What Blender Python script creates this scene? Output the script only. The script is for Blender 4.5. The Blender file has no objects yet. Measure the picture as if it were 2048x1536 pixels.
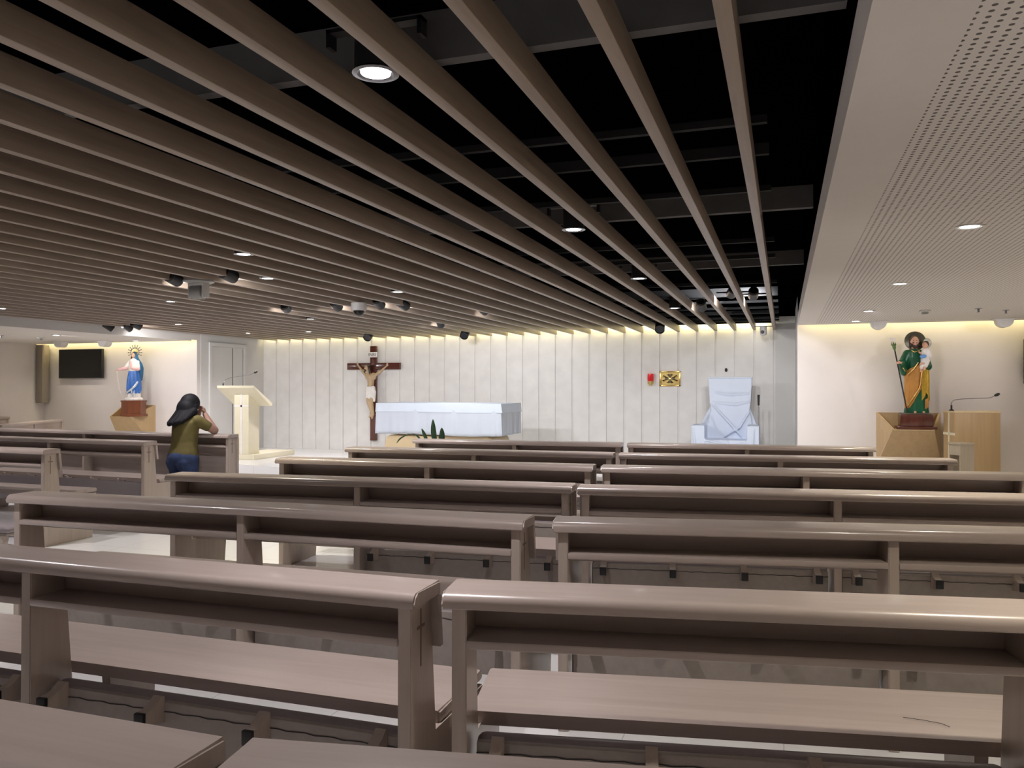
import bpy, bmesh, math, random
from mathutils import Vector, Matrix, Euler
random.seed(7)
R = math.radians
PI = math.pi
scene = bpy.context.scene
COL = scene.collection

# ---------------------------------------------------------------- camera, world, exposure
cam_data = bpy.data.cameras.new('camera')
cam_data.sensor_width = 36.0
cam_data.lens = 27.95
cam_data.clip_start = 0.02
cam = bpy.data.objects.new('camera', cam_data)
COL.objects.link(cam)
cam.location = (0, 0, 1.38)
cam.rotation_euler = (R(90.216), 0, R(18.85))
scene.camera = cam

world = bpy.data.worlds.new('world')
scene.world = world
world.use_nodes = True
world.node_tree.nodes['Background'].inputs[0].default_value = (0.9, 0.93, 1.0, 1)
world.node_tree.nodes['Background'].inputs[1].default_value = 0.02

scene.view_settings.view_transform = 'Standard'
scene.view_settings.look = 'None'
scene.view_settings.exposure = 0.15
scene.view_settings.gamma = 1.0
scene.view_settings.use_curve_mapping = False
scene.cycles.max_bounces = 8
scene.cycles.diffuse_bounces = 5
scene.cycles.sample_clamp_indirect = 4.0

COOL = (1.0, 0.945, 0.965)
CLEAR = (1.0, 0.985, 1.0)
WARM = (1.0, 0.92, 0.76)
COVE = (1.0, 0.86, 0.42)


# ---------------------------------------------------------------- materials
def new_mat(name):
    m = bpy.data.materials.new(name)
    m.use_nodes = True
    nt = m.node_tree
    return m, nt, nt.nodes['Principled BSDF']


def mat(name, col, rough=0.5, metal=0.0, emit=None, estr=0.0, noise=0.06, scale=12.0, bump=0.0, trans=0.0, coat=0.0):
    """plain procedural surface: a colour with a faint cloudy variation"""
    m, nt, b = new_mat(name)
    b.inputs['Roughness'].default_value = rough
    b.inputs['Metallic'].default_value = metal
    if coat:
        b.inputs['Coat Weight'].default_value = coat
        b.inputs['Coat Roughness'].default_value = 0.15
    tc = nt.nodes.new('ShaderNodeTexCoord')
    nz = nt.nodes.new('ShaderNodeTexNoise')
    nz.inputs['Scale'].default_value = scale
    nz.inputs['Detail'].default_value = 4
    nt.links.new(tc.outputs['Object'], nz.inputs['Vector'])
    cr = nt.nodes.new('ShaderNodeValToRGB')
    cr.color_ramp.elements[0].position = 0.3
    cr.color_ramp.elements[1].position = 0.7
    cr.color_ramp.elements[0].color = tuple(c * (1 - noise) for c in col) + (1,)
    cr.color_ramp.elements[1].color = tuple(min(1, c * (1 + noise)) for c in col) + (1,)
    nt.links.new(nz.outputs['Fac'], cr.inputs['Fac'])
    nt.links.new(cr.outputs['Color'], b.inputs['Base Color'])
    if bump:
        bp = nt.nodes.new('ShaderNodeBump')
        bp.inputs['Strength'].default_value = bump
        bp.inputs['Distance'].default_value = 0.01
        nt.links.new(nz.outputs['Fac'], bp.inputs['Height'])
        nt.links.new(bp.outputs['Normal'], b.inputs['Normal'])
    if emit:
        b.inputs['Emission Color'].default_value = tuple(emit) + (1,)
        b.inputs['Emission Strength'].default_value = estr
    if trans:
        b.inputs['Transmission Weight'].default_value = trans
    return m


def wood(name, c1, c2, rough=0.35, axis=0, grain=14.0, coat=0.0):
    """wood with grain running along one local axis"""
    m, nt, b = new_mat(name)
    tc = nt.nodes.new('ShaderNodeTexCoord')
    oi = nt.nodes.new('ShaderNodeObjectInfo')
    add = nt.nodes.new('ShaderNodeVectorMath')
    add.operation = 'ADD'
    mul = nt.nodes.new('ShaderNodeMath')
    mul.operation = 'MULTIPLY'
    mul.inputs[1].default_value = 17.0
    nt.links.new(oi.outputs['Random'], mul.inputs[0])
    nt.links.new(tc.outputs['Object'], add.inputs[0])
    nt.links.new(mul.outputs[0], add.inputs[1])
    mp = nt.nodes.new('ShaderNodeMapping')
    s = [grain, grain, grain]
    s[axis] = grain * 0.06
    mp.inputs['Scale'].default_value = s
    nt.links.new(add.outputs[0], mp.inputs['Vector'])
    nz = nt.nodes.new('ShaderNodeTexNoise')
    nz.inputs['Scale'].default_value = 2.2
    nz.inputs['Detail'].default_value = 8
    nz.inputs['Roughness'].default_value = 0.62
    nz.inputs['Distortion'].default_value = 0.6
    nt.links.new(mp.outputs[0], nz.inputs['Vector'])
    cr = nt.nodes.new('ShaderNodeValToRGB')
    cr.color_ramp.elements[0].position = 0.32
    cr.color_ramp.elements[1].position = 0.68
    cr.color_ramp.elements[0].color = tuple(c1) + (1,)
    cr.color_ramp.elements[1].color = tuple(c2) + (1,)
    nt.links.new(nz.outputs['Fac'], cr.inputs['Fac'])
    nt.links.new(cr.outputs['Color'], b.inputs['Base Color'])
    b.inputs['Roughness'].default_value = rough
    if coat:
        b.inputs['Coat Weight'].default_value = coat
        b.inputs['Coat Roughness'].default_value = 0.12
    return m


def tiled_floor(name, col, line, size, rough):
    m, nt, b = new_mat(name)
    tc = nt.nodes.new('ShaderNodeTexCoord')
    br = nt.nodes.new('ShaderNodeTexBrick')
    br.offset = 0.0
    br.inputs['Scale'].default_value = 1.0
    br.inputs['Brick Width'].default_value = size
    br.inputs['Row Height'].default_value = size
    br.inputs['Mortar Size'].default_value = 0.002
    br.inputs['Color1'].default_value = tuple(col) + (1,)
    br.inputs['Color2'].default_value = tuple(c * 0.98 for c in col) + (1,)
    br.inputs['Mortar'].default_value = tuple(line) + (1,)
    nt.links.new(tc.outputs['Object'], br.inputs['Vector'])
    nt.links.new(br.outputs['Color'], b.inputs['Base Color'])
    b.inputs['Roughness'].default_value = rough
    return m


def perforated(name, col, hole, pitch, rad):
    """gypsum board drilled with a square grid of round holes"""
    m, nt, b = new_mat(name)
    tc = nt.nodes.new('ShaderNodeTexCoord')
    sc_ = nt.nodes.new('ShaderNodeVectorMath')
    sc_.operation = 'SCALE'
    sc_.inputs['Scale'].default_value = 1.0 / pitch
    nt.links.new(tc.outputs['Object'], sc_.inputs[0])
    fr = nt.nodes.new('ShaderNodeVectorMath')
    fr.operation = 'FRACTION'
    nt.links.new(sc_.outputs[0], fr.inputs[0])
    sub = nt.nodes.new('ShaderNodeVectorMath')
    sub.operation = 'SUBTRACT'
    sub.inputs[1].default_value = (0.5, 0.5, 0.0)
    nt.links.new(fr.outputs[0], sub.inputs[0])
    flat = nt.nodes.new('ShaderNodeVectorMath')
    flat.operation = 'MULTIPLY'
    flat.inputs[1].default_value = (1, 1, 0)
    nt.links.new(sub.outputs[0], flat.inputs[0])
    ln = nt.nodes.new('ShaderNodeVectorMath')
    ln.operation = 'LENGTH'
    nt.links.new(flat.outputs[0], ln.inputs[0])
    lt = nt.nodes.new('ShaderNodeMath')
    lt.operation = 'LESS_THAN'
    lt.inputs[1].default_value = rad / pitch
    nt.links.new(ln.outputs['Value'], lt.inputs[0])
    mx = nt.nodes.new('ShaderNodeMix')
    mx.data_type = 'RGBA'
    mx.inputs['A'].default_value = tuple(col) + (1,)
    mx.inputs['B'].default_value = tuple(hole) + (1,)
    nt.links.new(lt.outputs[0], mx.inputs['Factor'])
    nt.links.new(mx.outputs['Result'], b.inputs['Base Color'])
    b.inputs['Roughness'].default_value = 0.8
    return m


M = {}
M['pew'] = wood('pew_wood', (0.375, 0.305, 0.27), (0.44, 0.365, 0.328), 0.30, 0, 10, coat=0.35)
M['pew_up'] = wood('pew_wood_upright', (0.385, 0.315, 0.265), (0.45, 0.375, 0.32), 0.34, 2, 10, coat=0.25)
M['dark_brown'] = wood('dark_brown_wood', (0.16, 0.11, 0.075), (0.2, 0.14, 0.1), 0.5, 2, 10)  # on the pews this dark tone stands in for shade in engraved crosses
M['slat'] = wood('slat_wood', (0.24, 0.185, 0.143), (0.32, 0.25, 0.196), 0.40, 1, 12)
M['vinyl'] = mat('kneeler_vinyl', (0.24, 0.205, 0.215), 0.42, noise=0.05, scale=60, bump=0.05)
M['vinyl_under'] = mat('kneeler_underside', (0.30, 0.255, 0.23), 0.6, noise=0.06, scale=40)
M['rubber'] = mat('black_rubber', (0.012, 0.012, 0.012), 0.5)
M['wall'] = mat('painted_wall', (0.70, 0.65, 0.63), 0.75, noise=0.02, scale=3)
M['wall_white'] = mat('white_wall', (0.66, 0.65, 0.635), 0.6, noise=0.02, scale=3)
M['panel'] = mat('stone_panel', (0.77, 0.75, 0.73), 0.5, noise=0.045, scale=5)
M['groove'] = mat('panel_groove', (0.60, 0.56, 0.49), 0.6, noise=0.03)
M['ceil'] = mat('ceiling_paint', (0.66, 0.625, 0.60), 0.8, noise=0.01)
M['perf'] = perforated('perforated_ceiling', (0.66, 0.625, 0.60), (0.10, 0.09, 0.085), 0.0297, 0.0066)
M['black'] = mat('black_paint', (0.0012, 0.0013, 0.0018), 1.0)
M['black'].node_tree.nodes['Principled BSDF'].inputs['Specular IOR Level'].default_value = 0.0
M['runner'] = mat('dark_channel', (0.016, 0.017, 0.019), 0.8)
M['beam'] = mat('grey_channel', (0.13, 0.128, 0.128), 0.8)
M['floor'] = tiled_floor('floor_tile', (0.86, 0.855, 0.85), (0.55, 0.54, 0.53), 0.6, 0.12)
M['base'] = mat('baseboard_paint', (0.52, 0.49, 0.46), 0.5)
M['lamp'] = mat('lamp_lens', (1, 1, 1), 0.3, emit=(1, 0.98, 0.96), estr=14, noise=0)
M['chrome'] = mat('lamp_ring', (0.35, 0.36, 0.40), 0.25, metal=1.0)
M['white_plastic'] = mat('white_plastic', (0.62, 0.61, 0.60), 0.45)
M['grey_plastic'] = mat('grey_plastic', (0.30, 0.30, 0.29), 0.35)
M['black_metal'] = mat('black_metal', (0.012, 0.012, 0.013), 0.45)
M['dark_wood'] = wood('dark_mahogany', (0.075, 0.020, 0.012), (0.115, 0.032, 0.02), 0.22, 2, 12, coat=0.4)
M['mary_base'] = wood('red_brown_wood', (0.16, 0.048, 0.02), (0.22, 0.07, 0.03), 0.3, 2, 12, coat=0.3)
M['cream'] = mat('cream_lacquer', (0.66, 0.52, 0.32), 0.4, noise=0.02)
M['cream_pale'] = mat('pale_lacquer', (0.78, 0.72, 0.54), 0.38, noise=0.02)  # paler cream lacquer
M['oak'] = wood('honey_oak', (0.44, 0.30, 0.155), (0.50, 0.35, 0.19), 0.4, 2, 8)
M['cloth'] = mat('white_cloth', (0.60, 0.645, 0.72), 0.8, noise=0.02, scale=6)
M['cover'] = mat('dust_cover_cloth', (0.66, 0.72, 0.84), 0.8, noise=0.02, scale=6)
M['cloth_in'] = mat('white_cloth_band', (0.68, 0.745, 0.84), 0.8, noise=0.02, scale=6)
M['gold'] = mat('gold', (0.78, 0.52, 0.18), 0.22, metal=1.0, noise=0.12, scale=14)
M['brass'] = mat('brass', (0.68, 0.52, 0.20), 0.3, metal=0.9)
M['red_glass'] = mat('red_glass', (0.62, 0.012, 0.02), 0.12, emit=(0.7, 0.0, 0.01), estr=0.12, coat=0.5)
M['skin'] = mat('skin', (0.33, 0.185, 0.135), 0.5, noise=0.05)
M['hair'] = mat('black_hair', (0.005, 0.005, 0.007), 0.7, noise=0.2, scale=40)
M['hair'].node_tree.nodes['Principled BSDF'].inputs['Specular IOR Level'].default_value = 0.25
M['shirt'] = mat('olive_shirt', (0.125, 0.10, 0.028), 0.85, noise=0.10, scale=18)
M['jeans'] = mat('blue_jeans', (0.022, 0.040, 0.105), 0.85, noise=0.25, scale=22)
M['shoe'] = mat('dark_shoe', (0.03, 0.03, 0.035), 0.5)
M['p_skin'] = mat('painted_skin', (0.70, 0.40, 0.28), 0.35, noise=0.04)
M['corpus'] = mat('corpus_paint', (0.52, 0.37, 0.22), 0.45, noise=0.08)
M['p_white'] = mat('painted_white', (0.86, 0.82, 0.78), 0.4, noise=0.05)
M['p_pink'] = mat('painted_pink', (0.85, 0.52, 0.52), 0.4, noise=0.06)
M['p_blue'] = mat('painted_blue', (0.045, 0.17, 0.55), 0.32, noise=0.12, scale=20)
M['p_teal'] = mat('painted_teal_blue', (0.02, 0.12, 0.25), 0.32, noise=0.12, scale=20)
M['p_green'] = mat('painted_green', (0.008, 0.10, 0.045), 0.32, noise=0.15, scale=20)
M['p_orange'] = mat('painted_ochre', (0.52, 0.24, 0.055), 0.35, noise=0.12, scale=18)
M['p_gold'] = mat('painted_gold', (0.72, 0.47, 0.07), 0.22, metal=0.55, noise=0.18, scale=20)
M['p_hair'] = mat('painted_brown_hair', (0.035, 0.018, 0.010), 0.45, noise=0.2, scale=40)
M['p_sky'] = mat('painted_light_blue', (0.16, 0.38, 0.80), 0.35)
M['bronze'] = mat('bronze_halo', (0.13, 0.12, 0.09), 0.35, metal=0.6)
M['silver'] = mat('silver_leaf', (0.70, 0.78, 0.86), 0.22, metal=0.6, noise=0.2, scale=30)
M['screen'] = mat('tv_screen', (0.006, 0.007, 0.006), 0.12, noise=0)
M['leaf'] = mat('snake_plant_leaf', (0.02, 0.055, 0.02), 0.4, noise=0.35, scale=25)
M['leaf_edge'] = mat('leaf_edge', (0.30, 0.32, 0.12), 0.45)
M['pot'] = mat('pot_clay', (0.55, 0.53, 0.50), 0.5)
M['soil'] = mat('soil', (0.05, 0.035, 0.025), 0.9)
M['ink'] = mat('ink', (0.02, 0.015, 0.015), 0.6)
M['speaker_col'] = mat('taupe_speaker', (0.26, 0.22, 0.18), 0.6, noise=0.04, scale=60)
M['greycab'] = wood('grey_wood', (0.40, 0.34, 0.27), (0.46, 0.40, 0.32), 0.5, 2, 9)
M['lily'] = mat('lily_white', (0.85, 0.80, 0.80), 0.5)
M['bud'] = mat('lily_green', (0.10, 0.17, 0.05), 0.5)


# ---------------------------------------------------------------- mesh helpers
def link(name, me, parent=None):
    o = bpy.data.objects.new(name, me)
    COL.objects.link(o)
    if parent:
        o.parent = parent
    return o


def build(name, bm, m, parent=None, smooth=35, loc=None):
    bmesh.ops.recalc_face_normals(bm, faces=bm.faces)
    me = bpy.data.meshes.new(name)
    bm.to_mesh(me)
    bm.free()
    me.materials.append(m)
    if smooth:
        for p in me.polygons:
            p.use_smooth = True
        me.set_sharp_from_angle(angle=R(smooth))
    o = link(name, me, parent)
    if loc:
        o.location = loc
    return o


def thing(name, label, cat, loc=(0, 0, 0), rz=0.0, group=None):
    o = bpy.data.objects.new(name, None)
    o.empty_display_size = 0.1
    COL.objects.link(o)
    o.location = loc
    o.rotation_euler = (0, 0, rz)
    return tag(o, label, cat, group)


def tag(o, label, cat, group=None):
    o['label'] = label
    o['category'] = cat
    if group:
        o['group'] = group
    return o


def struct(name, bm, m, smooth=0):
    o = build(name, bm, m, None, smooth)
    o['kind'] = 'structure'
    return o


def box(bm, c, s, bev=0.0, rot=None, seg=2):
    r = bmesh.ops.create_cube(bm, size=1.0)
    vs = r['verts']
    bmesh.ops.scale(bm, vec=Vector(s), verts=vs)
    if bev:
        es = list({e for v in vs for e in v.link_edges})
        rb = bmesh.ops.bevel(bm, geom=es, offset=bev, segments=seg, profile=0.5, affect='EDGES')
        vs = list({v for f in rb['faces'] for v in f.verts} | {v for v in vs if v.is_valid})
    if rot:
        bmesh.ops.rotate(bm, cent=(0, 0, 0), matrix=Euler(rot).to_matrix(), verts=vs)
    bmesh.ops.translate(bm, vec=Vector(c), verts=vs)
    return vs


def box2(bm, a, b, bev=0.0):
    return box(bm, [(p + q) / 2 for p, q in zip(a, b)], [abs(q - p) for p, q in zip(a, b)], bev)


def prism(bm, pts, axis, lo, hi):
    """extrude a polygon given in the two other axes along 'axis'"""
    def mk(p, t):
        if axis == 0:
            return (t, p[0], p[1])
        if axis == 1:
            return (p[0], t, p[1])
        return (p[0], p[1], t)
    A = [bm.verts.new(mk(p, lo)) for p in pts]
    B = [bm.verts.new(mk(p, hi)) for p in pts]
    n = len(pts)
    bm.faces.new(A)
    bm.faces.new(list(reversed(B)))
    for i in range(n):
        j = (i + 1) % n
        bm.faces.new([A[j], A[i], B[i], B[j]])
    return A + B


def frame_for(d):
    d = Vector(d).normalized()
    up = Vector((0, 0, 1)) if abs(d.z) < 0.95 else Vector((1, 0, 0))
    x = d.cross(up).normalized()
    return x, d.cross(x).normalized(), d


def tube(bm, pts, rad, n=10, cap=True):
    pts = [Vector(p) for p in pts]
    rr = rad if isinstance(rad, (list, tuple)) else [rad] * len(pts)
    rings = []
    px = None
    for i, p in enumerate(pts):
        d = (pts[min(i + 1, len(pts) - 1)] - pts[max(i - 1, 0)])
        x, y, d = frame_for(d)
        if px is not None:
            x = (px - d * px.dot(d)).normalized()
            y = d.cross(x)
        px = x
        rings.append([bm.verts.new(p + (x * math.cos(2 * PI * k / n) + y * math.sin(2 * PI * k / n)) * rr[i]) for k in range(n)])
    for a, b in zip(rings, rings[1:]):
        for k in range(n):
            bm.faces.new([a[k], a[(k + 1) % n], b[(k + 1) % n], b[k]])
    if cap:
        bm.faces.new(list(reversed(rings[0])))
        bm.faces.new(rings[-1])


def lathe(bm, prof, c=(0, 0, 0), n=24, mtx=None):
    rings = []
    for r, z in prof:
        rings.append([bm.verts.new((max(r, 1e-5) * math.cos(2 * PI * k / n), max(r, 1e-5) * math.sin(2 * PI * k / n), z)) for k in range(n)])
    for a, b in zip(rings, rings[1:]):
        for k in range(n):
            bm.faces.new([a[k], a[(k + 1) % n], b[(k + 1) % n], b[k]])
    bm.faces.new(list(reversed(rings[0])))
    bm.faces.new(rings[-1])
    vs = [v for r in rings for v in r]
    if mtx:
        bmesh.ops.transform(bm, matrix=mtx, verts=vs)
    bmesh.ops.translate(bm, vec=Vector(c), verts=vs)


def loft(bm, rings, n=48):
    """rings: (cx, cy, z, rx, ry, fold amplitude, fold count, phase)"""
    R_ = []
    for cx, cy, z, rx, ry, am, nf, ph in rings:
        row = []
        for k in range(n):
            t = 2 * PI * k / n
            f = 1 + am * math.cos(nf * t + ph) + 0.4 * am * math.cos((nf * 2 - 3) * t + 1.7 * ph + 1)
            row.append(bm.verts.new((cx + rx * f * math.cos(t), cy + ry * f * math.sin(t), z)))
        R_.append(row)
    for a, b in zip(R_, R_[1:]):
        for k in range(n):
            bm.faces.new([a[k], a[(k + 1) % n], b[(k + 1) % n], b[k]])
    bm.faces.new(list(reversed(R_[0])))
    bm.faces.new(R_[-1])


def capsule(bm, a, b, ra, rb, n=14):
    a, b = Vector(a), Vector(b)
    x, y, d = frame_for(b - a)
    prof = []
    for i in range(6):
        t = -PI / 2 + PI / 2 * i / 5
        prof.append((a + d * ra * math.sin(t), ra * math.cos(t)))
    for i in range(6):
        t = PI / 2 * i / 5
        prof.append((b + d * rb * math.sin(t), rb * math.cos(t)))
    rings = [[bm.verts.new(p + (x * math.cos(2 * PI * k / n) + y * math.sin(2 * PI * k / n)) * max(r, 1e-4)) for k in range(n)] for p, r in prof]
    for p, q in zip(rings, rings[1:]):
        for k in range(n):
            bm.faces.new([p[k], p[(k + 1) % n], q[(k + 1) % n], q[k]])
    bm.faces.new(list(reversed(rings[0])))
    bm.faces.new(rings[-1])


def ell(bm, c, r, rot=None):
    res = bmesh.ops.create_uvsphere(bm, u_segments=20, v_segments=14, radius=1.0)
    vs = res['verts']
    bmesh.ops.scale(bm, vec=Vector(r), verts=vs)
    if rot:
        bmesh.ops.rotate(bm, cent=(0, 0, 0), matrix=Euler(rot).to_matrix(), verts=vs)
    bmesh.ops.translate(bm, vec=Vector(c), verts=vs)


def organic(name, bm, m, parent, voxel=0.006, smooth=6, factor=0.5):
    """fuse overlapping closed shapes into one continuous skin"""
    bmesh.ops.recalc_face_normals(bm, faces=bm.faces)
    me = bpy.data.meshes.new('tmp')
    bm.to_mesh(me)
    bm.free()
    o = bpy.data.objects.new('tmp', me)
    COL.objects.link(o)
    r = o.modifiers.new('r', 'REMESH')
    r.mode = 'VOXEL'
    r.voxel_size = voxel
    if smooth:
        s = o.modifiers.new('s', 'SMOOTH')
        s.factor = factor
        s.iterations = smooth
    dg = bpy.context.evaluated_depsgraph_get()
    dg.update()
    me2 = bpy.data.meshes.new_from_object(o.evaluated_get(dg))
    bpy.data.objects.remove(o)
    bpy.data.meshes.remove(me)
    me2.name = name
    me2.materials.clear()
    me2.materials.append(m)
    for p in me2.polygons:
        p.use_smooth = True
    return link(name, me2, parent)


def spot(parent, loc, target, power, size=95, blend=0.6, col=COOL, rad=0.035, name='lamp'):
    l = bpy.data.lights.new(name, 'SPOT')
    l.energy = power
    l.spot_size = R(size)
    l.spot_blend = blend
    l.color = col
    l.shadow_soft_size = rad
    o = bpy.data.objects.new(name, l)
    COL.objects.link(o)
    o.location = loc
    d = Vector(target) - Vector(loc)
    o.rotation_euler = d.to_track_quat('-Z', 'Y').to_euler()
    if parent:
        o.parent = parent
        o.matrix_parent_inverse = parent.matrix_basis.inverted()
    return o


def strip_light(loc, direction, sx, sy, power, col, name='strip_lamp', up='Y'):
    l = bpy.data.lights.new(name, 'AREA')
    l.shape = 'RECTANGLE'
    l.size = sx
    l.size_y = sy
    l.energy = power
    l.color = col
    o = bpy.data.objects.new(name, l)
    COL.objects.link(o)
    o.location = loc
    o.rotation_euler = Vector(direction).to_track_quat('-Z', up).to_euler()
    return o


# ---------------------------------------------------------------- the room
SOF = 2.20            # underside of the two lowered plaster ceilings
SLAT_Z, SLAT_H = 2.306, 0.10
YW = 13.57            # altar wall
XL, XR = -9.935, 0.18  # edges of the slatted bay
YT, YJ = 11.65, 11.36  # walls behind the two statues

bm = bmesh.new()
box2(bm, (-13.7, -8.1, -0.1), (5.1, 13.8, 0.0))
struct('floor', bm, M['floor'])

# raised sanctuary floor
bm = bmesh.new()
prism(bm, [(-9.93, 10.87), (-8.07, 10.47), (-7.24, 10.29), (-5.2, 9.95), (-3.0, 9.95), (-1.2, 10.25), (0.17, 11.2), (0.17, 13.57), (-9.93, 13.57)], 2, 0.001, 0.16)
struct('floor_sanctuary', bm, M['floor'])

# altar wall: panels between vertical grooves, one groove under each slat
bm = bmesh.new()
PITCH = 0.3055
xs = [-0.139 - PITCH * i for i in range(33)]
box2(bm, (-9.95, YW, 0.0), (0.2, YW + 0.1, 2.42))
edges = [xs[0] - 0.018]
for x in xs[1:]:
    box2(bm, (x + 0.018, YW - 0.02, 0.16), (edges[-1], YW, 2.42), 0.002)
    edges.append(x - 0.018)
struct('wall_front', bm, M['panel'])
bm = bmesh.new()
box2(bm, (xs[0] + 0.018, YW - 0.02, 0.16), (0.19, YW, 2.52))
struct('wall_front_right', bm, M['wall_white'])
bm = bmesh.new()
box2(bm, (-9.95, YW + 0.02, 2.42), (0.2, YW + 0.1, 3.0))
struct('wall_front_upper', bm, M['black'])

# right return and the wall behind the bearded statue
bm = bmesh.new()
box2(bm, (XR, YJ, 0), (5.0, YJ + 0.1, 2.5))
struct('wall_niche_right', bm, M['wall'])
bm = bmesh.new()
box2(bm, (XR, YJ + 0.1, 0), (XR + 0.08, YW, 2.6))
struct('wall_return_right', bm, M['wall_white'])
bm = bmesh.new()
box2(bm, (XR + 0.002, YJ - 0.015, 0), (5.0, YJ, 0.155), 0.003)
struct('baseboard_right', bm, M['base'])
bm = bmesh.new()
box2(bm, (5.0, -8, 0), (5.1, YJ, 2.6))
struct('wall_right', bm, M['wall'])
bm = bmesh.new()
box2(bm, (-13.6, -8.1, 0), (5.1, -8.0, 3.05))
struct('wall_back', bm, M['wall'])
# left: niche wall behind the crowned statue, and the side wall
bm = bmesh.new()
box2(bm, (-13.6, YT, 0), (XL - 0.005, YT + 0.1, 2.5))
struct('wall_niche_left', bm, M['wall'])
bm = bmesh.new()
box2(bm, (-13.67, -8, 0), (-13.57, YT + 0.1, 2.5))
struct('wall_left', bm, M['wall'])
# sanctuary side wall with its door
bm = bmesh.new()
box2(bm, (XL - 0.1, YT + 0.1, 0.0), (XL, YW, 2.6))
struct('wall_sanctuary_left', bm, M['wall_white'])
d = None
bm = bmesh.new()
box2(bm, (XL, 12.02, 0.16), (XL + 0.012, 12.60, 2.12), 0.002)
box2(bm, (XL, 12.625, 0.16), (XL + 0.012, 12.905, 2.12), 0.002)
d = struct('door_1', bm, M['wall_white'])
bm = bmesh.new()
box2(bm, (XL + 0.0005, 12.60, 0.16), (XL + 0.004, 12.625, 2.12))
box2(bm, (XL + 0.0005, 12.905, 0.16), (XL + 0.004, 12.92, 2.12))
build('door_gap', bm, M['ink'], d, 0)
bm = bmesh.new()
box2(bm, (XL, 11.95, 0.16), (XL + 0.03, 12.015, 2.20), 0.003)
box2(bm, (XL, 12.925, 0.16), (XL + 0.03, 13.0, 2.20), 0.003)
box2(bm, (XL, 12.015, 2.13), (XL + 0.03, 12.925, 2.20), 0.003)
struct('trim_1', bm, M['wall_white'])

# lowered ceilings each side of the slatted bay (plain border + drilled field)
bm = bmesh.new()
box2(bm, (XR, -8.0, SOF), (0.40, YJ - 0.15, SOF + 0.02))
box2(bm, (0.40, 11.0, SOF), (5.0, YJ - 0.15, SOF + 0.02))
box2(bm, (XR, -8.0, SOF + 0.02), (XR + 0.02, YJ, 2.356))
box2(bm, (XR, YJ - 0.3, 2.36), (5.0, YJ, 2.37))
struct('ceiling_right', bm, M['ceil'])
bm = bmesh.new()
box2(bm, (0.40, -8.0, SOF), (5.0, 11.0, SOF + 0.02))
struct('ceiling_perforated', bm, M['perf'])
bm = bmesh.new()
box2(bm, (-13.57, -8.0, SOF), (XL, YT - 0.15, SOF + 0.02))
box2(bm, (XL - 0.02, -8.0, SOF + 0.02), (XL, YT, 2.42))
box2(bm, (-13.57, YT - 0.3, 2.36), (XL, YT, 2.37))
struct('ceiling_left', bm, M['ceil'])
# black void above the slats
bm = bmesh.new()
box2(bm, (XL - 0.1, -8.0, 3.0), (XR + 0.1, YW + 0.1, 3.05))
struct('ceiling_void', bm, M['black'])
bm = bmesh.new()
box2(bm, (XR + 0.002, -8.0, 2.357), (XR + 0.05, YW, 3.0))
struct('wall_void_right', bm, M['black'])
bm = bmesh.new()
box2(bm, (XL - 0.06, -8.0, 2.421), (XL - 0.002, YW, 3.0))
struct('wall_void_left', bm, M['black'])
# dark hanging channels that carry the slats
tn = 2
for y, h, t in [(-7.0, .1, .05), (-5.0, .1, .05), (-2.5, .1, .05), (0.0, .1, .05), (0.9, .03, .03), (2.35, .16, .05), (3.3, .03, .03), (3.75, .05, .03), (4.45, .03, .03), (4.95, .13, .05), (6.0, .03, .03), (6.75, .03, .03), (7.2, .12, .05),
                (8.4, .03, .03), (9.55, .10, .05), (10.3, .03, .03), (11.1, .03, .03), (11.9, .05, .03), (12.7, .03, .03), (13.2, .03, .03)]:
    bm = bmesh.new()
    box2(bm, (XL + 0.02, y - t / 2, SLAT_Z + SLAT_H + 0.02), (0.165 if h > 0.1 else -0.06, y + t / 2, SLAT_Z + SLAT_H + 0.02 + h))
    struct('trim_%d' % tn, bm, M['beam'] if h > 0.1 else M['runner'])
    tn += 1

# ---------------------------------------------------------------- ceiling slats
ORD = ['first', 'second', 'third', 'fourth', 'fifth', 'sixth', 'seventh', 'eighth', 'ninth', 'tenth', 'eleventh', 'twelfth', 'thirteenth',
       'fourteenth', 'fifteenth', 'sixteenth', 'seventeenth', 'eighteenth', 'nineteenth', 'twentieth', 'twenty-first', 'twenty-second',
       'twenty-third', 'twenty-fourth', 'twenty-fifth', 'twenty-sixth', 'twenty-seventh', 'twenty-eighth', 'twenty-ninth', 'thirtieth',
       'thirty-first', 'thirty-second', 'thirty-third']
bm = bmesh.new()
box2(bm, (-0.0225, -8.0, 0.0), (0.0225, 13.54, SLAT_H), 0.003)
slat0 = build('ceiling_slat', bm, M['slat'], None, 30)
for i, x in enumerate(xs[:32]):
    o = slat0 if i == 0 else slat0.copy()
    if i:
        COL.objects.link(o)
    o.location = (x, 0, SLAT_Z)
    tag(o, 'brown wooden ceiling slat, %s counted from the white perforated ceiling' % ORD[i], 'ceiling slat', 'long wooden slats under the black ceiling')


# ---------------------------------------------------------------- pews
TOP = 0.84


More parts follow.
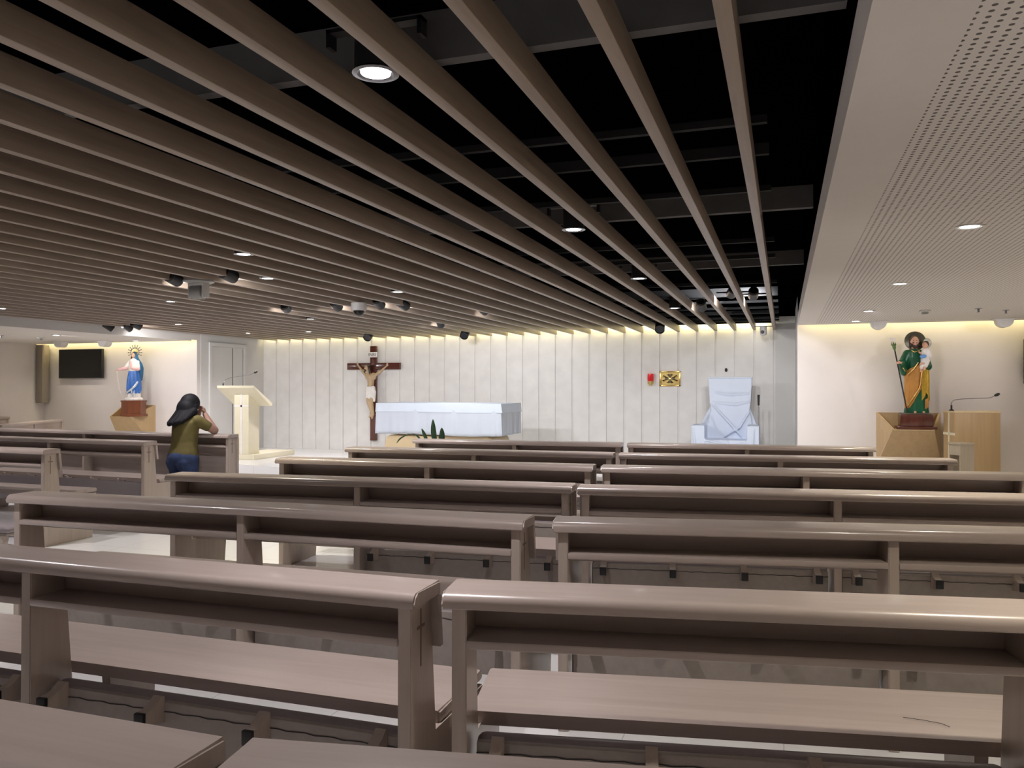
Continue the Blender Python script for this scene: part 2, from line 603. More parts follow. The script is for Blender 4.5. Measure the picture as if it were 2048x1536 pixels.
def kneeler(parent, x0, x1, down=False, turned=False):
    L = x1 - x0
    cx = (x0 + x1) / 2
    bm = bmesh.new()
    box(bm, (0, 0, 0.125), (L, 0.022, 0.25), 0.004)
    kn = build('kneeler', bm, M['vinyl_under'], parent, 30)
    bm = bmesh.new()
    box(bm, (0, 0.036, 0.125), (L + 0.012, 0.052, 0.262), 0.022, seg=3)
    build('cushion', bm, M['vinyl'], kn, 50)
    # stapled seam along the covered underside
    bm = bmesh.new()
    n = max(6, int(L / 0.03))
    tube(bm, [(-L / 2 + L * i / n, -0.0125, 0.222 + 0.0022 * math.sin(i * 2.1)) for i in range(n + 1)], 0.0016, 5)
    build('seam', bm, M['ink'], kn, 0)
    k = 4 if L > 1.0 else 3
    for i in range(k):
        fx = -L / 2 + 0.06 + (L - 0.12) * i / (k - 1)
        bm = bmesh.new()
        prism(bm, [(-0.011, 0.19), (-0.011, 0.268), (-0.022, 0.272), (-0.045, 0.254), (-0.068, 0.246), (-0.088, 0.246), (-0.088, 0.205), (-0.055, 0.198)], 0, fx - 0.016, fx + 0.016)
        build('kneeler_foot', bm, M['pew_up'], kn, 30)
        bm = bmesh.new()
        box(bm, (fx, -0.095, 0.2255), (0.034, 0.014, 0.043), 0.003)
        build('rubber_cap', bm, M['rubber'], kn, 30)
    if down:
        kn.location = (cx, -0.20, 0.152)
        kn.rotation_euler = (R(90), 0, 0)
    else:
        kn.location = (cx, -0.075, 0.172)
        if turned:
            kn.location = (cx, -0.035, 0.172)
            kn.rotation_euler = (0, 0, PI)
    return kn


def pew(a, b, label, mids=None, down=False, turned=False, desk=False):
    """a, b: the two ends of the ledge's front edge on plan"""
    a, b = Vector(a), Vector(b)
    L = (b - a).length
    c = (a + b) / 2
    root = thing('church_pew', label, 'pew', (c.x, c.y, 0), math.atan2(b.y - a.y, b.x - a.x), 'wooden church pews')
    h = L / 2
    # ledge with a rounded nose towards the row behind
    bm = bmesh.new()
    prof = [(0.0, TOP - 0.004), (-0.004, TOP)]
    for i in range(7):
        t = PI / 2 - PI / 2 * i / 6
        prof.append((-0.150 - 0.024 * math.cos(t), TOP - 0.026 + 0.026 * math.sin(t)))
    prof += [(-0.174, TOP - 0.036), (-0.170, TOP - 0.040), (0.0, TOP - 0.040)]
    prism(bm, prof, 0, -h, h)
    bmesh.ops.bevel(bm, geom=[e for e in bm.edges if abs(abs((e.verts[0].co.x + e.verts[1].co.x) / 2) - h) < 1e-5], offset=0.005, segments=2, affect='EDGES')
    build('ledge', bm, M['pew'], root, 40)
    # back rest, slightly raked
    bm = bmesh.new()
    prism(bm, [(-0.022, TOP - 0.041), (0.0, TOP - 0.041), (0.016, 0.655), (-0.006, 0.655)] if not desk else [(-0.022, TOP - 0.041), (0.0, TOP - 0.041), (0.0, 0.10), (-0.022, 0.10)], 0, -h, h)
    build('back_panel' if desk else 'backrest', bm, M['pew'], root, 30)
    # uprights
    sup = [-h + 0.042, h - 0.042]
    mids = [0.0] if mids is None else mids
    allx = sorted(sup + mids)
    for x in allx:
        end = x in sup
        bm = bmesh.new()
        if end and not desk:
            pts = [(-0.15, 0.0), (-0.145, TOP - 0.041), (-0.023, TOP - 0.041), (-0.008, 0.655), (0.012, 0.41), (0.40, 0.405), (0.36, 0.0)]
        else:
            pts = [(-0.15, 0.0), (-0.145, TOP - 0.041), (-0.023, TOP - 0.041), (-0.008, 0.655), (0.012, 0.41), (0.055, 0.0)]
        prism(bm, pts, 0, x - 0.02, x + 0.02)
        bmesh.ops.bevel(bm, geom=bm.edges[:], offset=0.003, segments=2, affect='EDGES')
        pn = build('end_panel' if end else 'middle_support', bm, M['pew_up'], root, 40)
        if end:
            s = 1 if x > 0 else -1
            bm = bmesh.new()
            fx = x + s * 0.0195
            box2(bm, (fx, -0.090, 0.625), (fx + s * 0.0015, -0.082, 0.780))
            box2(bm, (fx, -0.110, 0.728), (fx + s * 0.0015, -0.062, 0.736))
            cr = build('cross_strips', bm, M['dark_brown'], pn, 0)  # dark strips painting the shade of an engraved cross
        elif not desk:
            bm = bmesh.new()
            prism(bm, [(0.20, 0.0), (0.17, 0.405), (0.40, 0.405), (0.37, 0.0)], 0, x - 0.018, x + 0.018)
            build('seat_leg', bm, M['pew_up'], root, 30)
    # seat
    if not desk:
        bm = bmesh.new()
        prof = [(0.06, 0.445), (0.395, 0.448)]
        for i in range(6):
            t = PI / 2 - PI * i / 5
            prof.append((0.402 + 0.018 * math.cos(t), 0.43 + 0.018 * math.sin(t)))
        prof += [(0.06, 0.406)]
        hs = h - 0.03
        prism(bm, prof, 0, -hs, hs)
        bmesh.ops.bevel(bm, geom=[e for e in bm.edges if abs(abs((e.verts[0].co.x + e.verts[1].co.x) / 2) - hs) < 1e-5], offset=0.006, segments=2, affect='EDGES')
        build('seat', bm, M['pew'], root, 40)
    # book shelves and kneelers, one per bay
    for bay, (x0, x1) in enumerate(zip(allx, allx[1:])):
        bm = bmesh.new()
        box2(bm, (x0 + 0.019, -0.150, 0.69), (x1 - 0.019, -0.010, 0.714), 0.005)
        build('book_shelf', bm, M['pew'], root, 40)
        kneeler(root, x0 + 0.035, x1 - 0.035, down[bay] if isinstance(down, list) else down, turned)
    return root


def along(a, ang, L):
    return (a[0] + L * math.cos(R(ang)), a[1] + L * math.sin(R(ang)))


# block right of the narrow gap
RB = [((-0.780, 1.035), 10.0, 2.70), ((-0.877, 2.075), 10.4, 2.76), ((-0.905, 3.222), 10.5, 2.70), ((-1.074, 4.320), 8.9, 2.70),
      ((-1.197, 5.464), 7.9, 2.66), ((-1.280, 6.515), 6.8, 2.50), ((-1.433, 7.721), 5.0, 2.21)]
RN = ['nearest pew right of the narrow gap, only its ledge showing', 'second pew ahead right of the narrow gap, its whole pink-lit seat showing',
      'third pew ahead right of the narrow gap, running out of view', 'fourth pew ahead right of the narrow gap, running out of view',
      'fifth pew ahead right of the gap, ending by the grey baseboard', 'sixth pew ahead right of the gap, ending by the box lectern',
      'front pew right of the gap, ending before the angular pedestal']
RMID = [0.07, 0.07, -0.055, -0.02, 0.0, 0.0, 0.0]
for (a, ang, L), lab, mid in zip(RB, RN, RMID):
    pew(a, along(a, ang, L), lab, [mid])
# block left of the narrow gap
LB = [((-0.815, 1.024), 0.3, 2.66), ((-0.909, 2.046), 0.7, 2.72), ((-0.996, 3.218), 2.0, 2.70), ((-1.104, 4.361), 5.4, 2.54),
      ((-1.245, 5.486), 4.4, 2.43), ((-1.316, 6.530), 3.2, 2.40), ((-1.486, 7.741), 4.0, 2.15)]
LN = ['nearest pew left of the narrow gap, only its ledge showing', 'second pew ahead left of the narrow gap, its long seat showing below the shelf',
      'third pew ahead left of the narrow gap, with its lit left end on the aisle', 'fourth pew ahead left of the gap, starting just behind the kneeling person',
      'fifth pew ahead left of the gap, starting below the lectern', 'sixth pew ahead left of the gap, starting below the crucifix',
      'front pew left of the gap, before the draped altar and plant']
for i, ((b, ang, L), lab) in enumerate(zip(LB, LN)):
    pew(along(b, ang + 180, L), b, lab, down=[i == 3, False])
# block across the aisle, far left
pew((-9.90, 7.826), (-5.92, 7.631), 'front kneeling desk across the aisle, with the person kneeling against it', mids=[-0.28], down=True, desk=True)
pew((-8.62, 6.518), (-5.951, 6.408), 'middle pew across the aisle, behind the kneeling person', turned=True)
pew((-8.66, 5.345), (-6.003, 5.327), 'nearest pew across the aisle, cut by the left edge of the view', down=True)


# ---------------------------------------------------------------- lamps
DL = 112


def downlight(x, y, z, label, power, group, can=True, on=True, size=128):
    root = thing('downlight', label, 'ceiling light', (x, y, z), 0, group)
    bm = bmesh.new()
    if can:
        lathe(bm, [(0.062, 0.13), (0.064, 0.0), (0.054, 0.0), (0.052, 0.012), (0.0, 0.012)], n=28)
        build('housing', bm, M['black_metal'], root, 40)
        bm = bmesh.new()
        box2(bm, (-0.158, -0.02, 0.1305), (0.158, 0.02, 0.142))
        box2(bm, (-0.158, -0.02, 0.0885), (-0.145, 0.02, 0.142))
        box2(bm, (0.145, -0.02, 0.0885), (0.158, 0.02, 0.142))
        build('carrier_bar', bm, M['black_metal'], root, 0)
    bm = bmesh.new()
    lathe(bm, [(0.052, 0.003), (0.068, 0.0), (0.070, -0.004), (0.056, -0.006), (0.050, -0.002)], n=28)
    build('trim_ring', bm, M['chrome'] if can else M['white_plastic'], root, 40)
    bm = bmesh.new()
    lathe(bm, [(0.0, 0.004), (0.048, 0.004), (0.044, -0.003), (0.0, -0.005)], n=28)
    build('lens', bm, M['lamp'], root, 40)
    spot(root, (x, y, z - 0.012), (x, y, 0), power, size, 1.0, COOL if can and not (-4.4 < x < -3.4 and 4 < y < 6) else WARM)
    return root


G1 = 'round downlights between the slats'
SL = [(-1.15, 2.11, 'big round downlight between the slats nearest above'), (-1.18, 4.59, 'round downlight between the slats, second in the nearest line'),
      (-1.18, 6.84, 'small downlight half hidden by slats near the upper right'), (-1.22, 9.54, 'downlight between slats beside a black spotlight before the altar wall'),
      (-3.60, 4.69, 'bright round downlight between slats above the grey camera'), (-4.17, 5.80, 'small downlight between slats right of the grey camera'),
      (-3.58, 7.04, 'downlight between slats above the white dome camera'), (-6.31, 7.03, 'round downlight between slats left of and below the grey camera'),
      (-6.22, 9.45, 'small downlight between slats above the lectern and crucifix'), (-8.80, 11.60, 'small downlight between slats above the lectern'),
      (-8.82, 7.0, 'faint small downlight at the far left edge of the slats'), (-8.55, 9.62, 'small downlight between slats beside the three black spotlights'),
      (-7.60, 11.61, 'small downlight between slats nearest the crucifix')]
for x, y, lab in SL:
    # sit in the gap between two slats
    k = round((-0.139 - PITCH / 2 - x) / PITCH)
    xc = -0.139 - PITCH / 2 - PITCH * k
    downlight(min(xc + 0.058, max(xc - 0.058, x)), y, SLAT_Z + 0.012, lab, DL, G1)
for x, y in [(-3.65, 2.1), (-6.25, 2.1), (-6.25, 4.6), (-8.7, 4.6)] + [(px, py) for px in (-1.18, -3.65, -6.25, -8.7) for py in (-0.4, -2.9, -5.4)]:  # unseen lamps added along the grid as fill light
    k = round((-0.139 - PITCH / 2 - x) / PITCH)
    x = -0.139 - PITCH / 2 - PITCH * k
    downlight(x, y, SLAT_Z + 0.012, 'added unseen round downlight between the slats outside the view', DL, G1)
G2 = 'downlights in the plaster ceilings'  # entries marked unseen lie out of view, added to brighten the room
for x, y, lab in [(0.90, 4.59, 'largest recessed downlight in the perforated ceiling'), (0.874, 6.95, 'recessed downlight in the perforated ceiling, second towards the statue'),
                  (0.869, 9.36, 'recessed downlight in the perforated ceiling, third towards the statue'), (0.853, 10.73, 'farthest recessed downlight in the plain border by the statue wall'),
                  (0.89, 2.1, 'added unseen recessed downlight in the perforated ceiling'), (3.3, 4.6, 'added unseen recessed downlight far right'),
                  (3.3, 7.0, 'second added unseen recessed downlight far right'), (3.3, 9.4, 'unseen recessed downlight far right near the wall'),
                  (0.89, -2.9, 'added unseen recessed downlight behind the viewpoint'), (3.3, 2.1, 'added unseen recessed downlight to the far right'), (3.3, -2.9, 'added unseen recessed downlight farthest right and behind'),
                  (-10.86, 9.54, 'recessed downlight in the left plaster ceiling, nearer one'), (-10.88, 11.2, 'recessed downlight right above the crowned statue'),
                  (-12.63, 8.7, 'added unseen recessed downlight in the left ceiling'),
                  (-12.63, 11.1, 'recessed downlight in the left ceiling beside the television')]:
    downlight(x, y, SOF, lab, DL * ((0.22 if x < -12 else 0.07) if y > 10 else 0.85), G2, can=False)


def spotlight(loc, target, label, power, size=60, r=0.055, L=0.15, group='black spotlights among the slats', lit=True, col=CLEAR):
    root = thing('spotlight', label, 'spotlight', loc, 0, group)
    d = (Vector(target) - Vector(loc)).normalized()
    q = d.to_track_quat('Z', 'Y').to_matrix().to_4x4()
    bm = bmesh.new()
    lathe(bm, [(r * 0.75, -L * 0.5), (r, -L * 0.4), (r, L * 0.5), (r * 0.9, L * 0.5), (r * 0.85, L * 0.42), (0, L * 0.42)], n=22, mtx=q)
    build('can', bm, M['black_metal'], root, 40)
    bm = bmesh.new()
    ht = SLAT_Z + SLAT_H - loc[2]
    tube(bm, [(0, 0, 0), (0, 0, ht + 0.005)], 0.010, 8)
    box(bm, (0, 0, ht + 0.0075), (0.34, 0.04, 0.014), 0.002)
    build('bracket', bm, M['black_metal'], root, 40)
    if lit:
        bm = bmesh.new()
        lathe(bm, [(0, L * 0.425), (r * 0.8, L * 0.43), (0, L * 0.44)], n=22, mtx=q)
        build('lens', bm, M['lamp'], root, 40)
        spot(root, Vector(loc) + d * (L * 0.5 + 0.01), Vector(target), power, size, 1.0, col, 0.03)
    return root


ALTAR = (-5.2, 11.3, 0.9)
SP = [((-5.035, 5.60, 2.33), (-6.0, 13.5, 0.6), 'black spotlight just left of the grey camera'),
      ((-4.433, 5.57, 2.33), (-4.0, 13.5, 0.6), 'black spotlight just right of the grey camera'),
      ((-5.61, 8.08, 2.33), (-7.4, 13.5, 1.1), 'black spotlight between slats left of the dome camera'),
      ((-4.877, 8.01, 2.33), ALTAR, 'black spotlight left beside the white dome camera'),
      ((-4.30, 7.96, 2.33), (-4.6, 11.3, .9), 'black spotlight right beside the white dome camera'),
      ((-4.126, 8.21, 2.33), (-3.2, 13.5, 0.6), 'black spotlight between slats second right of the dome camera'),
      ((-4.77, 10.70, 2.33), (-5.2, 13.5, 0.4), 'black spotlight between slats above the altar'),
      ((-3.574, 9.32, 2.36), (-2.6, 13.5, 0.4), 'dark spotlight recessed between slats above the altar'),
      ((-0.904, 9.49, 2.34), (-0.9, 12.9, 0.6), 'black spotlight between slats above the covered armchair'),
      ((-0.525, 8.98, 2.42), (-1.9, 13.5, 1.0), 'black spotlight above the last slats, left of a pair'),
      ((-0.314, 9.22, 2.42), (-0.6, 13.5, 1.0), 'black spotlight above the last slats, right of a pair'),
      ((-9.75, 9.49, 2.31), (-8.7, 11.2, 1.0), 'leftmost black spotlight under the ceiling edge before the crowned statue'),
      ((-9.60, 9.70, 2.31), (-9.3, 13.0, 0.8), 'second black spotlight under the ceiling edge before the crowned statue'),
      ((-9.15, 9.42, 2.31), (-8.4, 13.5, 0.8), 'third black spotlight under the ceiling edge, lit along the slats')]
for loc, tg, lab in SP:
    spotlight(loc, tg, lab, 42 if loc[0] < -9 else 75, 140)
for loc, lab in [((-7.006, 12.60, 2.30), 'black box speaker near the slat ends above the crucifix'), ((-5.174, 12.66, 2.30), 'black box speaker near the slat ends above the altar'),
                 ((-1.786, 12.24, 2.30), 'black box speaker near the slat ends above the gold plaque')]:
    spotlight(loc, (loc[0] + 0.1, loc[1] - 1.0, 1.6), lab.replace('box speaker', 'round-ended spotlight'), 0, r=0.075, L=0.17, lit=False)

# extra spots added at recessed fittings to light the two statues
spot(None, (0.87, 9.36, 2.18), (1.55, 11.1, 1.5), 23, 62, 0.8, COOL, 0.03, 'statue_lamp')
spot(None, (3.3, 9.4, 2.18), (1.65, 11.1, 1.5), 52, 62, 0.8, COOL, 0.03, 'statue_lamp')
spot(None, (-10.86, 9.54, 2.18), (-11.1, 11.4, 1.5), 32, 70, 0.8, COOL, 0.03, 'statue_lamp')
spot(None, (-12.63, 8.7, 2.18), (-11.0, 11.4, 1.5), 55, 70, 0.8, COOL, 0.03, 'statue_lamp')

# warm strips hidden in the coves
strip_light((-5.05, YW - 0.10, 2.43), (0, 0.75, -0.6), 9.6, 0.02, 26, COVE, 'altar_cove_lamp', 'Z')
strip_light((2.6, YJ - 0.125, 2.33), (0, 0.6, -1), 4.7, 0.04, 11, COVE, 'right_cove_lamp')
strip_light((-11.75, YT - 0.125, 2.33), (0, 0.6, -1), 3.5, 0.04, 10.5, COVE, 'left_cove_lamp')
# ==PART2==

# ---------------------------------------------------------------- things on the ceilings
# grey pan-tilt camera hanging below the slats
t = thing('surveillance_camera', 'big grey pan-tilt camera hanging below the slats between two spotlights', 'camera', (-4.82, 5.67, SLAT_Z - 0.012))
bm = bmesh.new()
lathe(bm, [(0.0, 0.012), (0.13, 0.012), (0.13, 0.0), (0.10, -0.012), (0, -0.012)], n=32)
build('mount_plate', bm, M['grey_plastic'], t, 40)
bm = bmesh.new()
for s_ in (-1, 1):
    box(bm, (s_ * 0.072, 0, -0.075), (0.022, 0.085, 0.13), 0.008)
box(bm, (0, 0, -0.022), (0.16, 0.09, 0.03), 0.008)
build('yoke', bm, M['white_plastic'], t, 40)
bm = bmesh.new()
q = Matrix.Rotation(R(90), 4, 'Y')
lathe(bm, [(0.0, -0.058), (0.062, -0.058), (0.066, -0.05), (0.066, 0.05), (0.062, 0.058), (0.0, 0.058)], (0, 0, -0.085), 32, q)
build('head', bm, M['grey_plastic'], t, 40)
bm = bmesh.new()
lathe(bm, [(0.0, 0), (0.034, 0), (0.034, 0.03), (0.0, 0.034)], (0, 0.05, -0.095), 24, Matrix.Rotation(R(-90), 4, 'X'))
build('camera_lens', bm, M['black_metal'], t, 40)
# white dome camera
t = thing('dome_camera', 'white dome camera with dark bubble hanging under the slats', 'camera', (-4.43, 7.75, SLAT_Z))
bm = bmesh.new()
lathe(bm, [(0.0, 0.0), (0.085, 0.0), (0.088, -0.05), (0.078, -0.085), (0.0, -0.085)], n=30)
build('housing', bm, M['white_plastic'], t, 40)
bm = bmesh.new()
lathe(bm, [(0.062, -0.080), (0.060, -0.105), (0.045, -0.13), (0.02, -0.143), (0.0, -0.146)], n=28)
build('bubble', bm, M['screen'], t, 60)
# small white bullet camera at the wall
t = thing('bullet_camera', 'small white camera under the last slat against the cove-lit wall', 'camera', (-0.29, 12.80, SLAT_Z))
bm = bmesh.new()
lathe(bm, [(0.0, 0.0), (0.05, 0.0), (0.052, -0.10), (0.04, -0.13), (0.0, -0.14)], n=24)
build('housing', bm, M['white_plastic'], t, 40)
bm = bmesh.new()
lathe(bm, [(0.0, 0.0), (0.028, 0.0), (0.024, 0.012), (0.0, 0.014)], (-0.012, -0.045, -0.085), 20, Matrix.Rotation(R(90), 4, 'X'))
build('camera_lens', bm, M['black_metal'], t, 40)
bm = bmesh.new()
box2(bm, (-0.17, -0.02, 0.0), (0.17, 0.02, 0.01))
build('carrier_bar', bm, M['black_metal'], t, 0)


def smoke(x, y, label):
    t = thing('smoke_detector', label, 'smoke detector', (x, y, SOF), 0, 'ceiling detectors')
    bm = bmesh.new()
    lathe(bm, [(0.0, 0.002), (0.055, 0.002), (0.055, -0.016), (0.045, -0.022), (0.0, -0.022)], n=26)
    build('base', bm, M['white_plastic'], t, 40)
    bm = bmesh.new()
    lathe(bm, [(0.0, -0.02), (0.036, -0.022), (0.032, -0.045), (0.0, -0.047)], n=24)
    build('cap', bm, M['grey_plastic'], t, 40)


smoke(1.427, 9.43, 'round smoke detector on the perforated ceiling near the bearded statue')
smoke(-11.6, 9.9, 'round smoke detector on the left plaster ceiling before the television')


def sprinkler(x, y, label):
    t = thing('sprinkler', label, 'sprinkler', (x, y, SOF), 0, 'ceiling sprinklers')
    bm = bmesh.new()
    lathe(bm, [(0.0, 0.002), (0.035, 0.002), (0.035, -0.006), (0.012, -0.008), (0.010, -0.035), (0.0, -0.035)], n=20)
    build('body', bm, M['chrome'], t, 40)
    bm = bmesh.new()
    lathe(bm, [(0.0, -0.036), (0.016, -0.036), (0.016, -0.040), (0.0, -0.040)], n=18)
    build('deflector', bm, M['chrome'], t, 40)


sprinkler(1.929, 9.43, 'left sprinkler of the pair on the right ceiling')
sprinkler(2.243, 9.71, 'right sprinkler of the pair on the right ceiling')
sprinkler(-11.72, 9.3, 'sprinkler on the left plaster ceiling at the edge of view')


def wedge_speaker(x, y, label, tilt=-1):
    t = thing('ceiling_speaker', label, 'speaker', (x, y, SOF), 0, 'white speakers under the plaster ceilings')
    bm = bmesh.new()
    box2(bm, (-0.12, -0.08, -0.012), (0.12, 0.08, 0.002), 0.004)
    build('mount_plate', bm, M['white_plastic'], t, 40)
    bm = bmesh.new()
    pr = [(-0.10, -0.01)]
    for i in range(9):
        a = PI * i / 8
        pr.append((-0.09 * math.cos(a), -0.02 - 0.085 * math.sin(a)))
    pr.append((0.10, -0.01))
    prism(bm, pr, 1, -0.075, 0.075)
    build('cabinet', bm, M['white_plastic'], t, 40)


wedge_speaker(1.127, 10.90, 'white rounded speaker under the ceiling left of the bearded statue')
wedge_speaker(2.517, 10.99, 'white rounded speaker under the ceiling at the right edge')
wedge_speaker(-12.40, 11.0, 'white rounded speaker under the ceiling above the television')
wedge_speaker(-11.48, 11.1, 'white rounded speaker under the ceiling left of the crowned statue')


# ---------------------------------------------------------------- televisions and column speaker
def television(x0, x1, z0, z1, yback, label):
    t = thing('television', label, 'television', ((x0 + x1) / 2, yback - 0.001, (z0 + z1) / 2))
    w, h = x1 - x0, z1 - z0
    bm = bmesh.new()
    box(bm, (0, -0.07, 0), (w, 0.05, h), 0.006)
    build('casing', bm, M['black_metal'], t, 40)
    bm = bmesh.new()
    box(bm, (0, -0.0965, 0.005), (w - 0.03, 0.004, h - 0.04))
    build('screen', bm, M['screen'], t, 0)
    bm = bmesh.new()
    box(bm, (0, -0.0225, 0), (0.3, 0.045, 0.25), 0.004)
    build('wall_bracket', bm, M['black_metal'], t, 40)


television(-13.08, -12.02, 1.545, 2.095, YT - 0.001, 'wide black television on the left niche wall, reflecting a pale streak')
television(2.80, 3.86, 1.42, 1.97, YJ, 'black television on the right wall, only its edge in view')
t = thing('column_speaker', 'tall taupe column speaker in the corner left of the television', 'speaker', (-13.455, 11.53, 1.63))
bm = bmesh.new()
box(bm, (0, 0, 0), (0.16, 0.16, 1.11), 0.012)
build('cabinet', bm, M['speaker_col'], t, 40)
bm = bmesh.new()
box(bm, (0.0, -0.082, 0), (0.12, 0.006, 1.05), 0.002)
build('grille', bm, M['speaker_col'], t, 40)
bm = bmesh.new()
box(bm, (0.0, 0.1, 0.2), (0.06, 0.045, 0.1), 0.004)
box(bm, (0.0, 0.1, -0.2), (0.06, 0.045, 0.1), 0.004)
build('wall_bracket', bm, M['black_metal'], t, 40)


# ---------------------------------------------------------------- altar and sanctuary furniture
AX0, AX1, AY0, AY1, AZ = -5.98, -3.93, 11.0, 11.93, 1.126
t = thing('altar', 'cream altar block with rounded corners under a white cloth', 'altar', ((AX0 + AX1) / 2, (AY0 + AY1) / 2, 0.16))
W, D = AX1 - AX0, AY1 - AY0
bm = bmesh.new()
prism(bm, [(-0.95, 0), (-0.92, 0.36), (-0.895, 0.44), (-0.84, 0.475), (0.80, 0.475), (0.855, 0.44), (0.88, 0.36), (0.91, 0)], 1, -0.38, 0.38)
bmesh.ops.bevel(bm, geom=bm.edges[:], offset=0.01, segments=2, affect='EDGES')
build('base', bm, M['cream'], t, 40)
bm = bmesh.new()
box2(bm, (-0.70, -0.30, 0.47), (0.70, 0.30, 0.50), 0.004)
build('core', bm, M['oak'], t, 40)
bm = bmesh.new()
box2(bm, (-W / 2 + 0.02, -D / 2 + 0.02, 0.495), (W / 2 - 0.02, D / 2 - 0.02, 0.955), 0.008)
build('table_slab', bm, M['wall_white'], t, 40)


def cloth_box(W, D, zt, drop, seed, n=90, wave=0.010, sag=0.02):
    rnd = random.Random(seed)
    bm = bmesh.new()
    per = []
    nx, ny = n, n // 2
    for i in range(nx):
        per.append((-W / 2 + W * i / nx, -D / 2, 0, -1))
    for i in range(ny):
        per.append((W / 2, -D / 2 + D * i / ny, 1, 0))
    for i in range(nx):
        per.append((W / 2 - W * i / nx, D / 2, 0, 1))
    for i in range(ny):
        per.append((-W / 2, D / 2 - D * i / ny, -1, 0))
    N = len(per)
    rows = []
    for j in range(11):
        f = j / 10
        row = []
        for k, (x, y, nx_, ny_) in enumerate(per):
            w = wave * f * (math.sin(k * 0.45 + seed) + 0.6 * math.sin(k * 0.21 + 2 * seed) + 0.4 * math.sin(k * 1.13))
            cornerpull = 0.02 * f * (1 if abs(abs(x) - W / 2) < 0.06 and abs(abs(y) - D / 2) < 0.06 else 0)
            dz = drop(x, y) * f
            row.append(bm.verts.new((x + nx_ * (w + cornerpull), y + ny_ * (w + cornerpull), zt - dz - 0.0025 * (1 if j else 0))))
        rows.append(row)
    for a, b in zip(rows, rows[1:]):
        for k in range(N):
            bm.faces.new([a[k], b[k], b[(k + 1) % N], a[(k + 1) % N]])
    bm.faces.new(rows[0])
    return bm


tc = thing('altar_cloth', 'white cloth draped over the altar with an uneven hem', 'altar cloth', ((AX0 + AX1) / 2, (AY0 + AY1) / 2, AZ))
bm = cloth_box(W, D, 0.0, lambda x, y: 0.45 + 0.03 * (x / W + 0.5) + 0.012 * math.sin(x * 4), 1.3)
o = build('drape', bm, M['cloth'], tc, 50)
so = o.modifiers.new('s', 'SOLIDIFY')
so.thickness = 0.003
so.offset = 1
bm = cloth_box(W + 0.006, D + 0.006, 0.004, lambda x, y: 0.135 + 0.004 * math.sin(x * 3), 2.1, wave=0.0015)  # whiter overlay paints in the brighter look of cloth backed by the slab
o = build('top_band', bm, M['cloth_in'], tc, 50)
so = o.modifiers.new('s', 'SOLIDIFY')
so.thickness = 0.003
so.offset = 1

# draped presider's chair
t = thing('covered_armchair', 'tall armchair shrouded in a white dust cover before the panelled wall', 'armchair', (-0.80, 12.75, 0.16))
bm = bmesh.new()
prism(bm, [(-0.33, 0.35), (-0.30, 0.75), (-0.275, 0.85), (-0.295, 1.0), (-0.315, 1.36), (0.345, 1.36), (0.325, 1.0), (0.305, 0.85), (0.33, 0.75), (0.37, 0.35)], 1, 0.02, 0.22)
box2(bm, (-0.33, -0.40, 0.0), (0.36, 0.22, 0.42))
for a, b in ((-0.53, -0.33), (0.28, 0.46)):
    box2(bm, (a, -0.42, 0.0), (b, 0.12, 0.64))
prism(bm, [(-0.30, 0.90), (-0.42, 0.66), (-0.40, 0.5), (-0.25, 0.5)], 1, 0.05, 0.20)
prism(bm, [(0.31, 0.90), (0.40, 0.68), (0.40, 0.5), (0.25, 0.5)], 1, 0.05, 0.20)
# soft creases of the cover
for p in (((-0.25, 0.0, 0.95), (0.05, -0.02, 0.62), (0.2, -0.05, 0.45)), ((0.31, 0.0, 0.85), (0.16, -0.03, 0.60), (-0.08, -0.06, 0.46)), ((-0.30, -0.02, 0.80), (-0.36, -0.2, 0.66), (-0.40, -0.36, 0.65)),
          ((-0.32, -0.42, 0.42), (0.05, -0.425, 0.33), (0.34, -0.42, 0.40)), ((-0.50, -0.43, 0.6), (-0.47, -0.44, 0.3), (-0.52, -0.44, 0.03)), ((0.38, -0.43, 0.6), (0.36, -0.44, 0.3), (0.42, -0.44, 0.03)),
          ((-0.20, 0.012, 1.13), (0.0, 0.005, 1.10), (0.30, 0.012, 1.12)), ((-0.25, 0.012, 0.98), (0.1, 0.005, 0.95), (0.30, 0.012, 0.99)), ((0.0, -0.41, 0.40), (0.02, -0.42, 0.2), (-0.02, -0.42, 0.02))):
    tube(bm, p, [0.012, 0.02, 0.012], 8)
organic('dust_cover', bm, M['cover'], t, 0.012, 4)
bm = bmesh.new()
box2(bm, (-0.325, 0.03, 1.355), (0.345, 0.2, 1.375), 0.006)
build('top_fold', bm, M['cloth_in'], t, 40)

# slim stand beside the chair
t = thing('microphone_stand', 'thin dark stand right beside the covered armchair', 'microphone stand', (-0.36, 12.72, 0.16))
bm = bmesh.new()
lathe(bm, [(0, 0), (0.11, 0), (0.11, 0.012), (0.02, 0.02), (0.012, 0.03), (0, 0.03)], n=24)
build('foot', bm, M['black_metal'], t, 40)
bm = bmesh.new()
tube(bm, [(0, 0, 0.02), (0, 0, 0.92)], 0.010, 10)
tube(bm, [(0, 0, 0.9), (0, 0, 1.07)], 0.006, 10)
build('pole', bm, M['grey_plastic'], t, 40)
bm = bmesh.new()
tube(bm, [(0, 0, 0.94), (0, -0.01, 1.10)], [0.014, 0.018], 12)
build('clip', bm, M['black_metal'], t, 40)
# socket above chair
t = thing('wall_socket', 'tiny dark oval fitting on the wall above the covered armchair', 'wall fitting', (-0.893, YW - 0.02, 1.66))
bm = bmesh.new()
ell(bm, (0, -0.008, 0), (0.022, 0.016, 0.032))
build('knob', bm, M['ink'], t, 60)
bm = bmesh.new()
lathe(bm, [(0, 0), (0.034, 0), (0.034, 0.005), (0, 0.006)], (0, 0, 0), 20, Matrix.Rotation(R(90), 4, 'X'))
build('plate', bm, M['wall_white'], t, 40)

